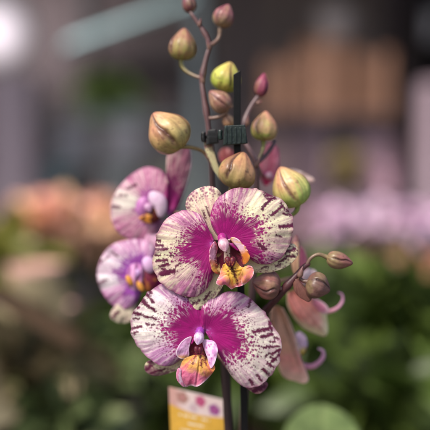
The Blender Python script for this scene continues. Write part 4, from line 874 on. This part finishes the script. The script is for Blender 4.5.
# lower shelf goods
z1 = zpx(196, SY)
bowl('pink_pot', 388, 182, 20, 27, SY + .0, (226, 180, 200), 'small pink pot at the right front of the lower shelf')
for i, (xa, xb, yt, c, lb) in enumerate([(252, 290, 140, (128, 106, 108), 'mauve brown cardboard box at the left end of the lower shelf'), (296, 330, 128, (116, 96, 104), 'tall plum grey cardboard box in the middle of the lower shelf'), (362, 396, 136, (150, 124, 136), 'pinkish grey cardboard box at the right end of the lower shelf')]):
    x0, x1, zt = xpx(xa, SY), xpx(xb, SY), zpx(yt, SY)
    root = empty('cardboard_box', ((x0 + x1) / 2, SY + .2, z1), lb, 'box', 'boxes on the lower shelf')
    mb = MB(); box(mb, (x0, SY + .05, z1 + .002), (x1, SY + .35, zt), lin(c)); mb.build('carton', M_PAINT, root, smooth=False, bevel=.004)
    mb = MB(); box(mb, (x0 - .003, SY + .045, zt - .05), (x1 + .003, SY + .355, zt + .004), lin(c) * 1.15); mb.build('lid', M_PAINT, root, smooth=False, bevel=.003)
bush('yellow_flowering_plant', 'small yellow flowering pot on the lower shelf between boxes', 'flowering plant', 346, 166, SY + .06, 13, 10, 30, .05, .5, GM, z1, None, (90, .06, [(196, 176, 120), (176, 158, 110)]), seed=180)
# posts
mb = MB(); box(mb, (xpx(392, 6.4), 6.4, 0), (xpx(470, 6.4), 6.58, 3.0)); tag(mb.build('dark_panel', M_BLACK, smooth=False, bevel=.01), 'tall black panel added at the back wall to darken the right, behind the black post', 'dark_panel')  # plain black panel added to darken the upper right background
mb = MB(); box(mb, (xpx(406, 4.0), 4.0, 0), (xpx(424, 4.0), 4.1, 3.0)); tag(mb.build('post', M_BLACK, smooth=False, bevel=.005), 'black roof post at the right, beside the crates', 'post')
mb = MB(); box(mb, (xpx(421, 3.8), 3.8, 0), (xpx(440, 3.8), 3.88, zpx(82, 3.8)), lin(168, 146, 156)); tag(mb.build('post', M_PAINT, smooth=False, bevel=.005), 'short pinkish grey post at the right edge', 'post')
mb = MB(); box(mb, (xpx(191, 4.4), 4.4, 0), (xpx(204, 4.4), 4.47, 3.0), lin(138, 148, 148)); tag(mb.build('post', M_PAINT, smooth=False, bevel=.005), 'narrow grey post in the blurred background, between the large peach bud and the left stem', 'post')
hp = at(428, 41, 4.2); hr = empty('hanging_pot', tuple(hp), 'pale grey pot hanging high beside the black post', 'pot'); k = 4.2 / F
mb = MB(); pot_mesh(mb, hp, 8 * k, 13 * k, 26 * k, lin(170, 164, 164)); mb.build('bowl', M_PAINT, hr, smooth=False)
mb = MB(); box(mb, (hp[0] - .004, hp[1] - .004, hp[2] + 22 * k), (hp[0] + .004, hp[1] + .004, 3.0), lin(50, 46, 46)); mb.build('cord', M_PAINT, hr, smooth=False)
# left side: pillar, rack
mb = MB(); box(mb, (xpx(-12, 4.6), 4.6, 0), (xpx(32, 4.6), 4.85, zpx(74, 4.6)), lin(158, 142, 150)); tag(mb.build('partition', M_PAINT, smooth=False, bevel=.01), 'broad lavender grey partition at the left edge under the lamp', 'partition')
RY = 5.0
rk = empty('metal_rack', (xpx(110, RY), RY, 0), 'grey metal rack with bins and pots at the left back', 'rack')
for py in (118, 156, 198):
    mb = MB(); z = zpx(py, RY); box(mb, (xpx(36, RY), RY, z - .03), (xpx(186, RY), RY + .45, z), lin(160, 168, 168)); mb.build('shelf_board', M_PAINT, rk, smooth=False)
for px in (38, 183):
    for dy in (-.03, .44):
        mb = MB(); box(mb, (xpx(px, RY) - .018, RY + dy, 0), (xpx(px, RY) + .018, RY + dy + .03, zpx(86, RY)), lin(80, 80, 84)); mb.build('upright', M_PAINT, rk, smooth=False)
for i, (xa, xb, yt, pyb, c, lb) in enumerate([(44, 66, 166, 198, (160, 184, 184), 'teal grey bin at the left end of the lowest rack shelf'), (100, 132, 170, 198, (160, 164, 162), 'wide grey bin in the middle of the lowest rack shelf'), (56, 86, 132, 156, (206, 200, 204), 'light grey bin on the middle rack shelf, left'), (108, 138, 126, 156, (196, 190, 196), 'light grey tall bin on the middle rack shelf, right'), (78, 138, 108, 118, (196, 204, 202), 'long shallow pale tray on the top rack shelf'), (150, 178, 172, 198, (160, 156, 130), 'olive grey bin at the right end of the lowest rack shelf')]):
    z = zpx(pyb, RY) + .002; x0, x1, zt = xpx(xa, RY), xpx(xb, RY), zpx(yt, RY); root = empty('storage_bin', ((x0 + x1) / 2, RY + .2, z), lb, 'bin', 'bins on the rack')
    mb = MB(); box(mb, (x0, RY + .04, z), (x1, RY + .34, zt), lin(c)); mb.build('tub', M_PAINT, root, smooth=False, bevel=.01)
    mb = MB(); box(mb, (x0 - .008, RY + .032, zt - .02), (x1 + .008, RY + .348, zt + .006), lin(c) * 1.15); mb.build('rim', M_PAINT, root, smooth=False, bevel=.004)
bush('leafy_plant', 'trailing green plant on top of the metal rack', 'plant', 106, 94, RY + .1, 26, 12, 150, .12, .5, [lin(150, 176, 96), lin(170, 190, 110)], zpx(108, RY) + .01, None, seed=190)
# pale sloping roof sheet / fascia
mb = MB(); a = at(62, 47, 2.96); b = at(190, 0, 2.96); hh = at(62, 30, 2.96)[2] - a[2]; tk = .03
mb.add([a, b, b + [0, .18, hh * .8], a + [0, .18, hh * .95], a + [0, tk, -.01], b + [0, tk, -.01], b + [0, .18 + tk, hh * .8 - .01], a + [0, .18 + tk, hh * .95 - .01]], q=[(0, 1, 2, 3), (7, 6, 5, 4), (0, 4, 5, 1), (1, 5, 6, 2), (2, 6, 7, 3), (3, 7, 4, 0)], c=lin(186, 218, 222))
aw = empty('awning', tuple(at(130, 30, 2.96)), 'pale teal awning strip sloping across the upper left', 'awning'); mb.build('sheet', M_PAINT, aw, smooth=False)
for px in (80, 180):
    mb = MB(); x = xpx(px, 3.0); zb = zpx(24 if px == 80 else -14, 3.1); box(mb, (x - .012, 3.17, zb), (x + .012, 3.195, 3.12), lin(60, 60, 62)); mb.build('bracket', M_PAINT, aw, smooth=False)
mb = MB(); box(mb, (xpx(84, 6.0), 6.0, zpx(80, 6.0)), (xpx(214, 6.0), 6.12, zpx(62, 6.0)), lin(52, 44, 46)); bm_ = empty('roof_beam', (xpx(150, 6.0), 6.06, 3.0), 'dark horizontal beam hung below the roof, behind the upper left buds', 'beam'); mb.build('beam', M_PAINT, bm_, smooth=False)
for px in (92, 206):
    mb = MB(); box(mb, (xpx(px, 6.0) - .02, 6.03, zpx(62, 6.0)), (xpx(px, 6.0) + .02, 6.09, 3.0), lin(52, 44, 46)); mb.build('hanger', M_PAINT, bm_, smooth=False)
# hanging lamp, lit
lp = at(-5, 32, 5.7); lamp = empty('hanging_lamp', tuple(lp), 'lit white globe lamp at the upper left corner', 'lamp')
M_LAMP = bpy.data.materials.new('lamp_glow'); M_LAMP.use_nodes = True; pn = M_LAMP.node_tree.nodes['Principled BSDF']
pn.inputs['Emission Color'].default_value = (1, .84, .92, 1); ln_ = M_LAMP.node_tree
lw = ln_.nodes.new('ShaderNodeLayerWeight'); lw.inputs[0].default_value = .5
m1 = ln_.nodes.new('ShaderNodeMath'); m1.operation = 'SUBTRACT'; m1.inputs[0].default_value = 1.0; ln_.links.new(lw.outputs['Facing'], m1.inputs[1])
m2 = ln_.nodes.new('ShaderNodeMath'); m2.operation = 'POWER'; m2.inputs[1].default_value = 3.6; ln_.links.new(m1.outputs[0], m2.inputs[0])
m3 = ln_.nodes.new('ShaderNodeMath'); m3.operation = 'MULTIPLY'; m3.inputs[1].default_value = .72; ln_.links.new(m2.outputs[0], m3.inputs[0])
ln_.links.new(m3.outputs[0], pn.inputs['Emission Strength'])
mb = MB(); r_ = 40 * 5.7 / F; th = np.linspace(0, 2 * math.pi, 32, endpoint=False); ph = np.linspace(.02, math.pi - .02, 18)
V = np.array([[lp + r_ * np.array([math.sin(p) * math.cos(t), math.sin(p) * math.sin(t), math.cos(p)]) for p in ph] for t in th])
mb.add(V, q=grid_quads(32, 18, True)); mb.build('globe', M_LAMP, lamp)
mb = MB(); box(mb, lp + [-.006, -.006, r_], (lp[0] + .006, lp[1] + .006, 3.0), lin(40, 40, 42)); mb.build('cord', M_PAINT, lamp, smooth=False)
ll = bpy.data.lights.new('lamp_light', 'POINT'); ll.energy = 8; ll.shadow_soft_size = .2; ll.color = (1, .90, .93)
lo = bpy.data.objects.new('lamp_light', ll); COL.objects.link(lo); lo.location = lp + [.1, .35, .05]
